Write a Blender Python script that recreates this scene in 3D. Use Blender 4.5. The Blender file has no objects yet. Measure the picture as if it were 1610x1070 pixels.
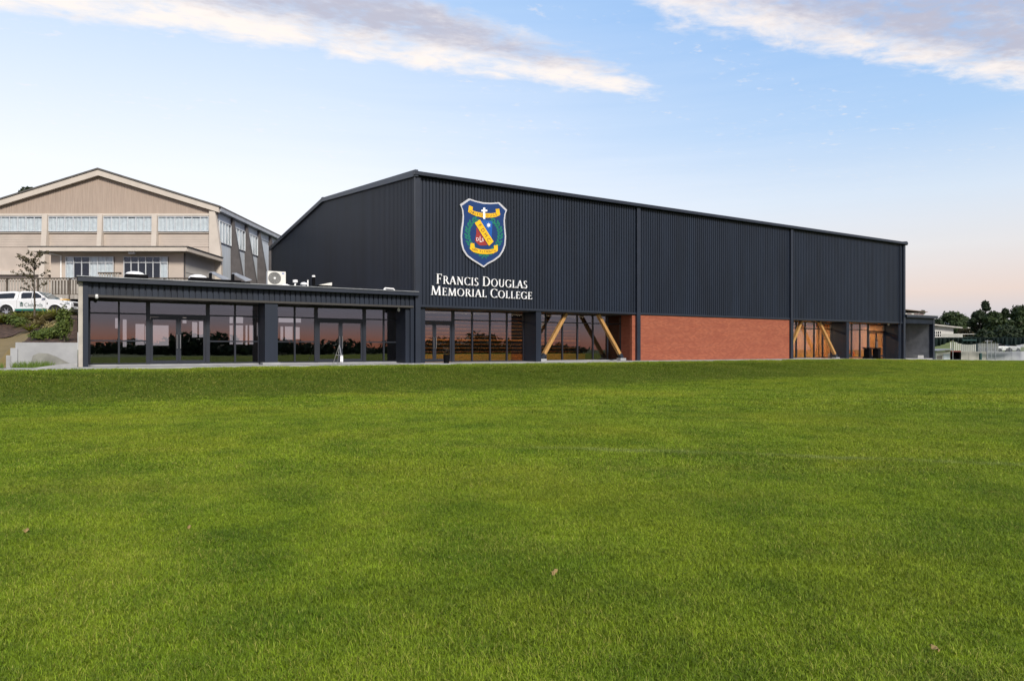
import bpy, bmesh, math, random
import numpy as np
from mathutils import Vector, Matrix, Euler
random.seed(7); np.random.seed(7)
R = math.radians
scene = bpy.context.scene
C = scene.collection

# ------------------------------------------------------------------ camera
F, CX, HZ, ZC = 1100.0, 805.0, 548.0, 0.77      # focal length (photo px), principal x, horizon y, eye height over the paving
cam = bpy.data.cameras.new('camera'); cam_o = bpy.data.objects.new('camera', cam); C.objects.link(cam_o)
cam_o.location = (0, 0, ZC); cam_o.rotation_euler = (R(90), 0, 0)
cam.sensor_width = 36.0; cam.lens = 36.0 * F / 1610.0
cam.shift_y = (HZ - 535.0) / 1610.0
cam.clip_start = 0.1; cam.clip_end = 6000
scene.camera = cam_o
scene.render.resolution_x = 1024; scene.render.resolution_y = 680
scene.view_settings.view_transform = 'Standard'; scene.view_settings.look = 'None'
scene.view_settings.exposure = 0.5; scene.view_settings.gamma = 1.0
scene.cycles.use_denoising = True
scene.cycles.max_bounces = 8; scene.cycles.transparent_max_bounces = 24
scene.cycles.sample_clamp_indirect = 4.0

# ------------------------------------------------------------------ node helpers
def isock(v): return isinstance(v, bpy.types.NodeSocket)
def setin(nt, s, v):
    if isock(v): nt.links.new(v, s)
    else: s.default_value = v
def mth(nt, op, *a, clamp=False):
    n = nt.nodes.new('ShaderNodeMath'); n.operation = op; n.use_clamp = clamp
    for i, v in enumerate(a): setin(nt, n.inputs[i], v)
    return n.outputs[0]
def mix(nt, f, a, b, blend='MIX'):
    n = nt.nodes.new('ShaderNodeMix'); n.data_type = 'RGBA'; n.blend_type = blend; n.clamp_factor = True
    setin(nt, n.inputs[0], f)
    for s, v in ((n.inputs[6], a), (n.inputs[7], b)):
        setin(nt, s, v if isock(v) else (tuple(v) + (1,))[:4])
    return n.outputs[2]
def sstep(nt, v, lo, hi):
    n = nt.nodes.new('ShaderNodeMapRange'); n.interpolation_type = 'SMOOTHSTEP'
    for i, x in enumerate((v, lo, hi, 0.0, 1.0)): setin(nt, n.inputs[i], x)
    return n.outputs[0]
def noise(nt, vec, scale, detail=4, rough=.55, dist=0.0):
    n = nt.nodes.new('ShaderNodeTexNoise'); nt.links.new(vec, n.inputs['Vector'])
    n.inputs['Scale'].default_value = scale; n.inputs['Detail'].default_value = detail
    n.inputs['Roughness'].default_value = rough; n.inputs['Distortion'].default_value = dist
    return n.outputs[0]
def ramp(nt, f, stops):
    n = nt.nodes.new('ShaderNodeValToRGB'); nt.links.new(f, n.inputs[0])
    e = n.color_ramp.elements
    while len(e) < len(stops): e.new(.5)
    for k, (p, c) in enumerate(stops):
        e[k].position = p; e[k].color = tuple(c) + (1,)
    return n.outputs[0]
def sep(nt, v):
    n = nt.nodes.new('ShaderNodeSeparateXYZ'); nt.links.new(v, n.inputs[0]); return n.outputs
def comb(nt, x, y, z):
    n = nt.nodes.new('ShaderNodeCombineXYZ')
    for i, v in enumerate((x, y, z)): setin(nt, n.inputs[i], v)
    return n.outputs[0]
def lin(r, g, b):
    f = lambda c: (c/255/12.92) if c/255 <= .04045 else ((c/255+.055)/1.055)**2.4
    return (f(r), f(g), f(b))

# ------------------------------------------------------------------ sky and sun
SUN_AZ, SUN_EL = R(152), R(36)        # azimuth measured clockwise from +Y: behind the camera, to the right
world = bpy.data.worlds.new('World'); scene.world = world; world.use_nodes = True
nt = world.node_tree; nt.nodes.clear()
tc = nt.nodes.new('ShaderNodeTexCoord'); dvec = tc.outputs['Generated']
dx, dy, dz = sep(nt, dvec)
hor = mth(nt, 'MAXIMUM', mth(nt, 'SQRT', mth(nt, 'ADD', mth(nt, 'MULTIPLY', dx, dx), mth(nt, 'MULTIPLY', dy, dy))), .001)
sa = mth(nt, 'DIVIDE', dx, hor); ca = mth(nt, 'DIVIDE', dy, hor)
el = mth(nt, 'MAXIMUM', dz, 0.0)
left = ramp(nt, el, [(0, lin(250,249,250)), (.10, lin(252,251,254)), (.22, lin(246,249,255)), (.32, lin(222,235,253)), (.45, lin(184,213,248)), (.7, lin(140,176,222)), (1, lin(110,150,205))])
right = ramp(nt, el, [(0, lin(196,193,203)), (.040, lin(205,200,206)), (.070, lin(230,209,200)), (.125, lin(228,224,224)), (.19, lin(214,226,240)), (.28, lin(174,206,242)), (.42, lin(142,187,240)), (.7, lin(120,165,220)), (1, lin(110,150,205))])
back = ramp(nt, el, [(0, lin(250,142,112)), (.010, lin(252,160,138)), (.021, lin(238,180,178)), (.036, lin(200,186,206)), (.06, lin(186,184,210)), (.25, lin(168,182,212)), (.5, lin(145,175,220)), (1, lin(110,150,205))])
# a slow wobble keeps the pink band from lying like a ruler line
wob = noise(nt, comb(nt, mth(nt, 'MULTIPLY', sa, 2.0), mth(nt, 'MULTIPLY', dz, 30.0), 0.0), 1.6, 4, .6)
azf = sstep(nt, mth(nt, 'ADD', sa, mth(nt, 'MULTIPLY', mth(nt, 'SUBTRACT', wob, .5), .22)), -.42, .62)
front = mix(nt, azf, left, right)
sky = mix(nt, sstep(nt, ca, .15, -.55), front, back)
nish = nt.nodes.new('ShaderNodeTexSky'); nish.sky_type = 'NISHITA'; nish.sun_disc = False
nish.sun_elevation = SUN_EL; nish.sun_rotation = SUN_AZ
nsc = mix(nt, 1.0, nish.outputs[0], (.10, .10, .10), 'MULTIPLY')
sky = mix(nt, .12, sky, nsc)
# cloud sheet: direction projected on a level plane, two streaked banks with ragged lower edges
dzs = mth(nt, 'MAXIMUM', dz, .06)
qx = mth(nt, 'DIVIDE', dx, dzs); qy = mth(nt, 'DIVIDE', dy, dzs)
t1 = mth(nt, 'SUBTRACT', mth(nt, 'ADD', mth(nt, 'MULTIPLY', qx, .366), 2.66), qy)     # distance inside the first bank's lower edge
al = mth(nt, 'ADD', mth(nt, 'MULTIPLY', qx, .93), mth(nt, 'MULTIPLY', qy, .36))
cv = comb(nt, mth(nt, 'MULTIPLY', al, 2.5), mth(nt, 'MULTIPLY', t1, 3.3), 0.4)
n1 = noise(nt, cv, 2.3, 9, .60, .35); n2 = noise(nt, cv, 7.0, 6, .62)
n3 = noise(nt, comb(nt, mth(nt, 'MULTIPLY', al, 1.1), mth(nt, 'MULTIPLY', t1, 2.2), 7.3), 2.0, 7, .6, .2)
wid = mth(nt, 'MULTIPLY_ADD', qx, -.50, .47)                                          # the bank tapers to a tip on the right
b1 = mth(nt, 'MULTIPLY', sstep(nt, t1, -.10, .16), mth(nt, 'SUBTRACT', 1.0, sstep(nt, mth(nt, 'SUBTRACT', t1, wid), -.14, .20)))
b1 = mth(nt, 'MULTIPLY', b1, sstep(nt, qx, .78, .40))
b2 = mth(nt, 'MULTIPLY', sstep(nt, t1, .52, .80), sstep(nt, qx, .15, .52))
b3 = sstep(nt, t1, 1.2, 2.2)
bank = mth(nt, 'MAXIMUM', mth(nt, 'MAXIMUM', b1, b2), mth(nt, 'MULTIPLY', b3, .6))
dens = mth(nt, 'ADD', mth(nt, 'MULTIPLY_ADD', bank, .60, -.66), mth(nt, 'ADD', mth(nt, 'MULTIPLY', n1, .95), mth(nt, 'MULTIPLY', n2, .34)))
calpha = mth(nt, 'MULTIPLY', sstep(nt, dens, .20, .72), sstep(nt, dz, .10, .22))
wisp = mth(nt, 'MULTIPLY', mth(nt, 'MULTIPLY', sstep(nt, n2, .54, .74), sstep(nt, n3, .48, .64)), mth(nt, 'MULTIPLY', sstep(nt, dz, .10, .30), .55))
calpha = mth(nt, 'MAXIMUM', calpha, wisp)
deep = mth(nt, 'MAXIMUM', mth(nt, 'MULTIPLY', b1, sstep(nt, t1, .12, .42)), mth(nt, 'MULTIPLY', b2, sstep(nt, t1, .70, .98)))
thick = sstep(nt, mth(nt, 'ADD', mth(nt, 'MULTIPLY', deep, .34), mth(nt, 'ADD', mth(nt, 'MULTIPLY', n3, .55), mth(nt, 'MULTIPLY', n2, .30))), .44, .80)
ccol = mix(nt, thick, lin(255,242,230), lin(186,182,194))
sky = mix(nt, mth(nt, 'MULTIPLY', calpha, .84), sky, ccol)
bg = nt.nodes.new('ShaderNodeBackground'); nt.links.new(sky, bg.inputs[0]); bg.inputs[1].default_value = .80
out = nt.nodes.new('ShaderNodeOutputWorld'); nt.links.new(bg.outputs[0], out.inputs[0])

sun = bpy.data.lights.new('sun', 'SUN'); sun.energy = 3.3; sun.angle = R(12); sun.color = (1.0, .93, .82)
sun_o = bpy.data.objects.new('sun', sun); C.objects.link(sun_o)
sd = Vector((math.sin(SUN_AZ)*math.cos(SUN_EL), math.cos(SUN_AZ)*math.cos(SUN_EL), math.sin(SUN_EL)))
sun_o.rotation_euler = sd.to_track_quat('Z', 'Y').to_euler(); sun_o.location = (-20, -60, 60)

# ------------------------------------------------------------------ geometry helpers
def at(x, y, Y):                        # a point seen at photo pixel (x, y), Y metres in front of the eye
    return Vector(((x-CX)/F*Y, Y, (HZ-y)/F*Y + ZC))
TH = math.atan((2576-CX)/F)
U = (math.sin(TH), math.cos(TH)); W = (-U[1], U[0])
Z0 = F/29.13; P0 = ((655-CX)/F*Z0, Z0)
ROT = R(90) - TH
def loc2w(s, w, z=0.0): return Vector((P0[0]+U[0]*s+W[0]*w, P0[1]+U[1]*s+W[1]*w, z))
def w2loc(X, Y):
    a, b = X-P0[0], Y-P0[1]
    return a*U[0]+b*U[1], a*W[0]+b*W[1]
def fac(x, y, w=0.0):                   # photo pixel -> (along the front, height) on the plane w metres behind the hall's front
    ox, oy = P0[0]+W[0]*w, P0[1]+W[1]*w; t = (x-CX)/F
    s = (t*oy-ox)/(U[0]-t*U[1]); Z = oy+U[1]*s
    return s, (HZ-y)*Z/F+ZC

class MB:
    def __init__(self): self.v = []; self.f = []
    def face(self, pts):
        n = len(self.v); self.v += [tuple(p) for p in pts]; self.f.append(tuple(range(n, n+len(pts)))); return self
    def box(self, x0, x1, y0, y1, z0, z1):
        n = len(self.v)
        self.v += [(x0,y0,z0),(x1,y0,z0),(x1,y1,z0),(x0,y1,z0),(x0,y0,z1),(x1,y0,z1),(x1,y1,z1),(x0,y1,z1)]
        self.f += [tuple(n+i for i in q) for q in ((0,3,2,1),(4,5,6,7),(0,1,5,4),(1,2,6,5),(2,3,7,6),(3,0,4,7))]; return self
    def prism(self, poly, axis, a, b):   # closed polygon in the plane across 'axis', extruded from a to b
        def mk(p, t):
            return {'x': (t, p[0], p[1]), 'y': (p[0], t, p[1]), 'z': (p[0], p[1], t)}[axis]
        n = len(self.v); k = len(poly)
        self.v += [mk(p, a) for p in poly] + [mk(p, b) for p in poly]
        self.f.append(tuple(range(n, n+k))); self.f.append(tuple(range(n+2*k-1, n+k-1, -1)))
        for i in range(k): j = (i+1) % k; self.f.append((n+j, n+i, n+k+i, n+k+j))
        return self
    def bar(self, p, q, w, h, up=(0,0,1)):  # a square bar from p to q
        p = Vector(p); q = Vector(q); d = (q-p).normalized(); up = Vector(up)
        if abs(d.dot(up)) > .98: up = Vector((0,1,0))
        s = d.cross(up).normalized(); t = s.cross(d).normalized()
        n = len(self.v)
        for c in (p, q):
            for a, b in ((-1,-1),(1,-1),(1,1),(-1,1)): self.v.append(tuple(c+s*(a*w/2)+t*(b*h/2)))
        self.f += [tuple(n+i for i in qd) for qd in ((0,1,2,3),(7,6,5,4),(0,4,5,1),(1,5,6,2),(2,6,7,3),(3,7,4,0))]; return self
    def tube(self, pts, rad, seg=8):
        pts = [Vector(p) for p in pts]; rings = []
        rad = rad if isinstance(rad, (list, tuple)) else [rad]*len(pts)
        for i, p in enumerate(pts):
            d = (pts[min(i+1, len(pts)-1)]-pts[max(i-1, 0)]).normalized()
            a = d.orthogonal().normalized() if i == 0 else (rings_a - d*rings_a.dot(d)).normalized()
            rings_a = a; b = d.cross(a)
            n = len(self.v)
            for k in range(seg):
                t = 2*math.pi*k/seg; self.v.append(tuple(p+(a*math.cos(t)+b*math.sin(t))*rad[i]))
            rings.append(n)
        for i in range(len(pts)-1):
            for k in range(seg):
                j = (k+1) % seg; self.f.append((rings[i]+k, rings[i]+j, rings[i+1]+j, rings[i+1]+k))
        self.f.append(tuple(rings[0]+k for k in range(seg))[::-1]); self.f.append(tuple(rings[-1]+k for k in range(seg)))
        return self
    def lathe(self, prof, c=(0,0,0), axis='z', seg=20):   # profile of (radius, height)
        n0 = len(self.v)
        for r, h in prof:
            for k in range(seg):
                t = 2*math.pi*k/seg; x, y = r*math.cos(t), r*math.sin(t)
                p = {'z': (x, y, h), 'y': (x, h, y), 'x': (h, x, y)}[axis]
                self.v.append((p[0]+c[0], p[1]+c[1], p[2]+c[2]))
        for i in range(len(prof)-1):
            for k in range(seg):
                j = (k+1) % seg; self.f.append((n0+i*seg+k, n0+i*seg+j, n0+(i+1)*seg+j, n0+(i+1)*seg+k))
        return self
    def build(self, name, m, parent=None, smooth=False, bevel=0.0, kind=None):
        me = bpy.data.meshes.new(name); me.from_pydata(self.v, [], self.f)
        bm = bmesh.new(); bm.from_mesh(me); bmesh.ops.recalc_face_normals(bm, faces=bm.faces); bm.to_mesh(me); bm.free()
        if smooth: me.polygons.foreach_set('use_smooth', [True]*len(me.polygons))
        me.materials.append(m); o = bpy.data.objects.new(name, me); C.objects.link(o)
        if parent: o.parent = parent
        if bevel:
            b = o.modifiers.new('bevel', 'BEVEL'); b.width = bevel; b.segments = 2; b.limit_method = 'ANGLE'; b.angle_limit = R(35)
        if kind: o['kind'] = kind
        return o
def quads(name, verts, nper, m, parent=None, kind=None):   # numpy verts (n*nper,3), each nper one face
    n = len(verts)//nper
    me = bpy.data.meshes.new(name); me.vertices.add(n*nper); me.vertices.foreach_set('co', np.asarray(verts, np.float32).ravel())
    me.loops.add(n*nper); me.loops.foreach_set('vertex_index', np.arange(n*nper, dtype=np.int32))
    me.polygons.add(n); me.polygons.foreach_set('loop_start', np.arange(0, n*nper, nper, dtype=np.int32))
    me.update(calc_edges=True); me.materials.append(m)
    o = bpy.data.objects.new(name, me); C.objects.link(o)
    if parent: o.parent = parent
    if kind: o['kind'] = kind
    return o
def thing(name, label, cat, loc=(0,0,0), rz=0.0, group=None):
    o = bpy.data.objects.new(name, None); C.objects.link(o); o.location = loc; o.rotation_euler = (0,0,rz)
    o.empty_display_size = .2
    tag(o, label, cat, group); return o
def tag(o, label=None, cat=None, group=None, kind=None):
    if label: o['label'] = label
    if cat: o['category'] = cat
    if group: o['group'] = group
    if kind: o['kind'] = kind
    return o
def copy_tree(o, parent=None):
    c = o.copy(); C.objects.link(c); c.parent = parent
    for ch in list(o.children): copy_tree(ch, c)
    return c
def plocal(name, label, cat, group=None, s=0.0, w=0.0, z=0.0):   # a thing in the hall's own frame: x along the front, y inward
    return thing(name, label, cat, loc2w(s, w, z), ROT, group)

# ------------------------------------------------------------------ materials
def mat(name, col, rough=.6, var=.10, vs=2.0, bump=0.0, bs=40.0, metal=0.0, spec=.4, col2=None, stretch=None):
    m = bpy.data.materials.new(name); m.use_nodes = True; n = m.node_tree; b = n.nodes['Principled BSDF']
    t = n.nodes.new('ShaderNodeTexCoord'); v = t.outputs['Object']
    if stretch:
        mp = n.nodes.new('ShaderNodeMapping'); n.links.new(v, mp.inputs[0]); mp.inputs['Scale'].default_value = stretch; v = mp.outputs[0]
    a = noise(n, v, vs, 6, .6)
    lo = tuple(c*(1-var) for c in col); hi = col2 if col2 else tuple(min(1, c*(1+var)) for c in col)
    n.links.new(mix(n, sstep(n, a, .3, .7), lo, hi), b.inputs['Base Color'])
    b.inputs['Roughness'].default_value = rough; b.inputs['Metallic'].default_value = metal; b.inputs['Specular IOR Level'].default_value = spec
    if bump:
        bp = n.nodes.new('ShaderNodeBump'); bp.inputs['Strength'].default_value = bump; bp.inputs['Distance'].default_value = .02
        n.links.new(noise(n, v, bs, 5, .6), bp.inputs['Height']); n.links.new(bp.outputs[0], b.inputs['Normal'])
    return m
def glass_mat(name, tint, base=.115, power=.8):
    m = bpy.data.materials.new(name); m.use_nodes = True; n = m.node_tree; n.nodes.clear()
    lw = n.nodes.new('ShaderNodeLayerWeight'); lw.inputs[0].default_value = .5
    fac_ = mth(n, 'MULTIPLY_ADD', mth(n, 'POWER', lw.outputs['Facing'], 5.0), power, base, clamp=True)
    tr = n.nodes.new('ShaderNodeBsdfTransparent'); tr.inputs[0].default_value = tuple(tint)+(1,)
    gl = n.nodes.new('ShaderNodeBsdfGlossy'); gl.inputs['Roughness'].default_value = .0
    gl.inputs[0].default_value = (1,1,1,1)
    t = n.nodes.new('ShaderNodeTexCoord')
    bp = n.nodes.new('ShaderNodeBump'); bp.inputs['Strength'].default_value = .05; bp.inputs['Distance'].default_value = .01
    n.links.new(noise(n, t.outputs['Object'], .9, 2, .5), bp.inputs['Height']); n.links.new(bp.outputs[0], gl.inputs['Normal'])
    mx = n.nodes.new('ShaderNodeMixShader'); n.links.new(fac_, mx.inputs[0]); n.links.new(tr.outputs[0], mx.inputs[1]); n.links.new(gl.outputs[0], mx.inputs[2])
    o = n.nodes.new('ShaderNodeOutputMaterial'); n.links.new(mx.outputs[0], o.inputs[0]); return m
def emit_mat(name, col, st):
    m = bpy.data.materials.new(name); m.use_nodes = True; n = m.node_tree; n.nodes.clear()
    e = n.nodes.new('ShaderNodeEmission'); e.inputs[0].default_value = tuple(col)+(1,); e.inputs[1].default_value = st
    o = n.nodes.new('ShaderNodeOutputMaterial'); n.links.new(e.outputs[0], o.inputs[0]); return m

CLAD = mat('charcoal_cladding', (.0088,.0145,.0280), .5, .22, .9, spec=.35, stretch=(1,1,.12))
FLASH = mat('charcoal_flashing', (.0105,.0160,.0295), .42, .12, 1.5, spec=.5)
DARKF = mat('window_frame_metal', (.013,.0165,.026), .4, .10, 2.0, spec=.45)
BLACK = mat('black_lining', (.004,.004,.005), .8, .2, 3.0, spec=.08)
SOFF = mat('soffit_board', (.05,.048,.05), .6, .1, 2.0)
GLASS = glass_mat('tinted_glass', (.50,.52,.56))
CLEAR = glass_mat('clear_glass', (.93,.95,.96), .045)
STEEL = mat('brushed_steel', (.62,.62,.62), .28, .08, 20, metal=1.0)
CONC = mat('pale_concrete', (.30,.30,.30), .85, .16, 1.2, .25, 60)
CONCW = mat('smooth_concrete', (.30,.305,.315), .8, .12, 1.0, .15, 50)
TIMBER = mat('laminated_timber', (.36,.185,.055), .55, .22, 2.2, .15, 30, stretch=(9,9,1.2), col2=(.48,.27,.09))
ORANGE = mat('oiled_timber', (.50,.22,.045), .45, .2, 2.0, stretch=(.6,6,6))
PLY = mat('plywood_lining', (.36,.185,.07), .5, .22, 1.4, stretch=(1,1,5))
CARPET = mat('dark_carpet', (.025,.025,.03), .95, .2, 30)
WALLD = mat('charcoal_interior', (.022,.020,.022), .8, .15, 2)
WHITE = mat('white_paint', (.78,.78,.77), .5, .05, 3)
GALV = mat('weathered_galvanised', (.26,.275,.30), .45, .18, 2.5, metal=.3)
def brick_mat():
    m = bpy.data.materials.new('red_brick'); m.use_nodes = True; n = m.node_tree; b = n.nodes['Principled BSDF']
    t = n.nodes.new('ShaderNodeTexCoord'); x, y, z = sep(n, t.outputs['Object'])
    v = comb(n, mth(n, 'ADD', x, y), z, 0.0)
    k = n.nodes.new('ShaderNodeTexBrick'); n.links.new(v, k.inputs['Vector'])
    k.offset = .5; k.inputs['Scale'].default_value = 1.0; k.inputs['Brick Width'].default_value = .24; k.inputs['Row Height'].default_value = .086
    k.inputs['Mortar Size'].default_value = .006; k.inputs['Mortar Smooth'].default_value = .15; k.inputs['Bias'].default_value = -.1
    k.inputs['Color1'].default_value = (.245,.060,.026,1); k.inputs['Color2'].default_value = (.330,.092,.042,1); k.inputs['Mortar'].default_value = (.24,.105,.075,1)
    vs_ = comb(n, mth(n, 'MULTIPLY', mth(n, 'ADD', x, y), .55), mth(n, 'MULTIPLY', z, 3.0), 0.0)
    a = noise(n, vs_, .9, 6, .65); g = noise(n, vs_, 9.0, 5, .7)
    c = mix(n, mth(n, 'MULTIPLY', sstep(n, a, .40, .72), .6), k.outputs[0], (.215,.050,.026))
    bloom = mth(n, 'MULTIPLY', mth(n, 'MULTIPLY', sstep(n, g, .55, .75), sstep(n, noise(n, v, .55, 3, .5), .42, .62)), .38)
    c = mix(n, bloom, c, (.44,.24,.18))
    n.links.new(c, b.inputs['Base Color']); b.inputs['Roughness'].default_value = .85
    bp = n.nodes.new('ShaderNodeBump'); bp.inputs['Strength'].default_value = .5; bp.inputs['Distance'].default_value = .012; bp.invert = True
    n.links.new(k.outputs['Fac'], bp.inputs['Height']); n.links.new(bp.outputs[0], b.inputs['Normal']); return m
BRICK = brick_mat()

# ------------------------------------------------------------------ lawn
def sm(a, b, x):
    t = min(1.0, max(0.0, (x-a)/(b-a))); return t*t*(3-2*t)
def edge_z(s): return -.035 - .45*min(1.0, max(0.0, (s-36)/34.0))
def lawn_h(X, Y):
    s, w = w2loc(X, Y); d = -w
    zb = edge_z(s) - .03
    h = zb + (-.75 - zb)*sm(2.0, 11.5, d)
    roll = .05*math.sin(X*.21+1.3)*math.sin(Y*.17) + .03*math.sin(X*.07-Y*.31)
    return h + roll*sm(3.0, 9.0, d)
def lawn_color(nt, pos):
    a = noise(nt, pos, .22, 4, .6); b = noise(nt, pos, 1.1, 5, .62); c = noise(nt, pos, 6.0, 4, .65)
    px, py, pz = sep(nt, pos)
    col = mix(nt, sstep(nt, b, .32, .68), (.112,.184,.0085), (.205,.284,.0150))
    col = mix(nt, mth(nt, 'MULTIPLY', sstep(nt, a, .42, .70), .65), col, (.272,.308,.018))
    col = mix(nt, mth(nt, 'MULTIPLY', sstep(nt, c, .58, .82), .40), col, (.300,.300,.040))
    # mower streaks across the field
    st = noise(nt, comb(nt, mth(nt, 'MULTIPLY', px, .10), mth(nt, 'MULTIPLY', py, .9), 0.0), 1.0, 4, .6)
    col = mix(nt, mth(nt, 'MULTIPLY', sstep(nt, st, .52, .74), .35), col, (.235,.245,.030))
    dry = mth(nt, 'MULTIPLY', sstep(nt, noise(nt, pos, .62, 5, .7), .60, .74), sstep(nt, c, .38, .62))
    col = mix(nt, mth(nt, 'MULTIPLY', dry, .55), col, (.30,.265,.055))
    lush = sstep(nt, noise(nt, comb(nt, px, py, 31.0), .45, 5, .65), .56, .70)
    col = mix(nt, mth(nt, 'MULTIPLY', lush, .5), col, (.062,.118,.0060))
    # a darker green band along the bank below the building
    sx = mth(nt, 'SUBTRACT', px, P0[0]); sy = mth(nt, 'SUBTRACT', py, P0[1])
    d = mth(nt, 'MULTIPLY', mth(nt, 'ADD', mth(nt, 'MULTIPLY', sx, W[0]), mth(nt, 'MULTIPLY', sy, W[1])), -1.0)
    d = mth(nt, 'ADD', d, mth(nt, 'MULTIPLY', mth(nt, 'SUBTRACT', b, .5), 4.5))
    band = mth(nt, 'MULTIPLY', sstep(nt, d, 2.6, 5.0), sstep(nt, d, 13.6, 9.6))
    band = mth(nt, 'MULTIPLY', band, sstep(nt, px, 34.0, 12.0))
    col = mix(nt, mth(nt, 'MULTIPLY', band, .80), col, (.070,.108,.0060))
    # an old, nearly worn-off field line
    ln = mth(nt, 'ABSOLUTE', mth(nt, 'ADD', mth(nt, 'SUBTRACT', py, 10.42), mth(nt, 'MULTIPLY', px, .195)))
    lm = mth(nt, 'MULTIPLY', sstep(nt, ln, .22, .05), mth(nt, 'MULTIPLY', sstep(nt, px, -1.5, 1.0), mth(nt, 'MULTIPLY', sstep(nt, b, .36, .62), .42)))
    col = mix(nt, lm, col, (.26,.29,.12))
    return col
def lawn_mat(name, blades):
    m = bpy.data.materials.new(name); m.use_nodes = True; n = m.node_tree; b = n.nodes['Principled BSDF']
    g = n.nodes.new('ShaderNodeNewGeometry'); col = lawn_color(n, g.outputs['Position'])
    if blades:
        at_ = n.nodes.new('ShaderNodeAttribute'); at_.attribute_name = 'tint'
        v = mth(n, 'MULTIPLY_ADD', at_.outputs['Fac'], 1.25, .42)
        vv = comb(n, v, v, v)
        col = mix(n, 1.0, col, vv, 'MULTIPLY')
        col = mix(n, mth(n, 'MULTIPLY', sstep(n, at_.outputs['Fac'], .91, .96), .75), col, (.40,.35,.09))
        b.inputs['Roughness'].default_value = .55; b.inputs['Specular IOR Level'].default_value = .22
        tr = n.nodes.new('ShaderNodeBsdfTranslucent'); n.links.new(col, tr.inputs[0])
        mx = n.nodes.new('ShaderNodeMixShader'); mx.inputs[0].default_value = .28
        n.links.new(b.outputs[0], mx.inputs[1]); n.links.new(tr.outputs[0], mx.inputs[2])
        n.links.new(mx.outputs[0], n.nodes['Material Output'].inputs[0])
    else:
        col = mix(n, 1.0, col, (.80,.76,.8), 'MULTIPLY')
        b.inputs['Roughness'].default_value = .95; b.inputs['Specular IOR Level'].default_value = .1
        bp = n.nodes.new('ShaderNodeBump'); bp.inputs['Strength'].default_value = .6; bp.inputs['Distance'].default_value = .03
        n.links.new(noise(n, g.outputs['Position'], 28, 4, .7), bp.inputs['Height']); n.links.new(bp.outputs[0], b.inputs['Normal'])
    n.links.new(col, b.inputs['Base Color']); return m
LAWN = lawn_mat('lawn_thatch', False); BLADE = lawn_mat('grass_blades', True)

def grid_mesh(name, xs, ys, hf, m, kind='structure'):
    nx, ny = len(xs), len(ys)
    v = [(x, y, hf(x, y)) for y in ys for x in xs]
    f = [(j*nx+i, j*nx+i+1, (j+1)*nx+i+1, (j+1)*nx+i) for j in range(ny-1) for i in range(nx-1)]
    me = bpy.data.meshes.new(name); me.from_pydata(v, [], f); me.polygons.foreach_set('use_smooth', [True]*len(f)); me.materials.append(m)
    o = bpy.data.objects.new(name, me); C.objects.link(o); o['kind'] = kind; return o
def far_h(x, y): return lawn_h(x, y)
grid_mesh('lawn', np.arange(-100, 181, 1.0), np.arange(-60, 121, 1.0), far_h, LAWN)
FAR = mat('distant_pasture', (.060,.095,.020), .95, .25, .02)
MB().face([(-1500,-1500,-1.35),(1500,-1500,-1.35),(1500,1500,-1.35),(-1500,1500,-1.35)]).build('ground', FAR, kind='structure')

# ------------------------------------------------------------------ grass blades: clump meshes scattered over the field
blade_col = bpy.data.collections.new('grass_clumps')
def clump(radius, count, hmin, hmax, wid, seed):
    rg = np.random.default_rng(seed); hv = .8+.5*rg.random(); hmax *= hv; bias = rg.uniform(-.10, .10)
    r = radius*np.sqrt(rg.random(count)); a = rg.random(count)*2*np.pi
    x, y = r*np.cos(a), r*np.sin(a)
    # tufts: blades gather round common roots
    nt_ = max(6, count//9); tx = radius*np.sqrt(rg.random(nt_)); ta = rg.random(nt_)*2*np.pi; k = rg.integers(0, nt_, count)
    g = rg.random(count) < .6
    x = np.where(g, tx[k]*np.cos(ta[k])+rg.normal(0, .012+wid, count), x); y = np.where(g, tx[k]*np.sin(ta[k])+rg.normal(0, .012+wid, count), y)
    h = hmin+(hmax-hmin)*rg.random(count)**1.4; tall = rg.random(count) < .012; h = np.where(tall, h*1.9, h)
    d = rg.random(count)*2*np.pi; lean = (.3+1.3*rg.random(count))*h
    w = wid*(.6+.8*rg.random(count)); tw = d+np.pi/2+rg.normal(0, .5, count)
    sx, sy = np.cos(tw)*w/2, np.sin(tw)*w/2
    lx, ly = np.cos(d)*lean, np.sin(d)*lean
    z0 = -.01*np.ones(count)
    V = np.stack([np.stack([x-sx, y-sy, z0], 1), np.stack([x+sx, y+sy, z0], 1),
                  np.stack([x+lx*.38+sx*.8, y+ly*.38+sy*.8, h*.62], 1), np.stack([x+lx*.38-sx*.8, y+ly*.38-sy*.8, h*.62], 1),
                  np.stack([x+lx, y+ly, h*.92], 1)], 1).reshape(-1, 3)
    i = np.arange(count)*5
    lv = np.stack([i, i+1, i+2, i+3, i+3, i+2, i+4], 1).ravel()
    ls = np.stack([np.arange(count)*7, np.arange(count)*7+4], 1).ravel()
    me = bpy.data.meshes.new('grass_clump'); me.vertices.add(count*5); me.vertices.foreach_set('co', V.astype(np.float32).ravel())
    me.loops.add(count*7); me.loops.foreach_set('vertex_index', lv.astype(np.int32))
    me.polygons.add(count*2); me.polygons.foreach_set('loop_start', ls.astype(np.int32))
    me.update(calc_edges=True)
    ti = me.attributes.new('tint', 'FLOAT', 'POINT'); ti.data.foreach_set('value', np.repeat(np.clip(rg.random(count)+bias*(rg.random(count) > .2), 0, 1), 5).astype(np.float32))
    me.materials.append(BLADE); return me
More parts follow.
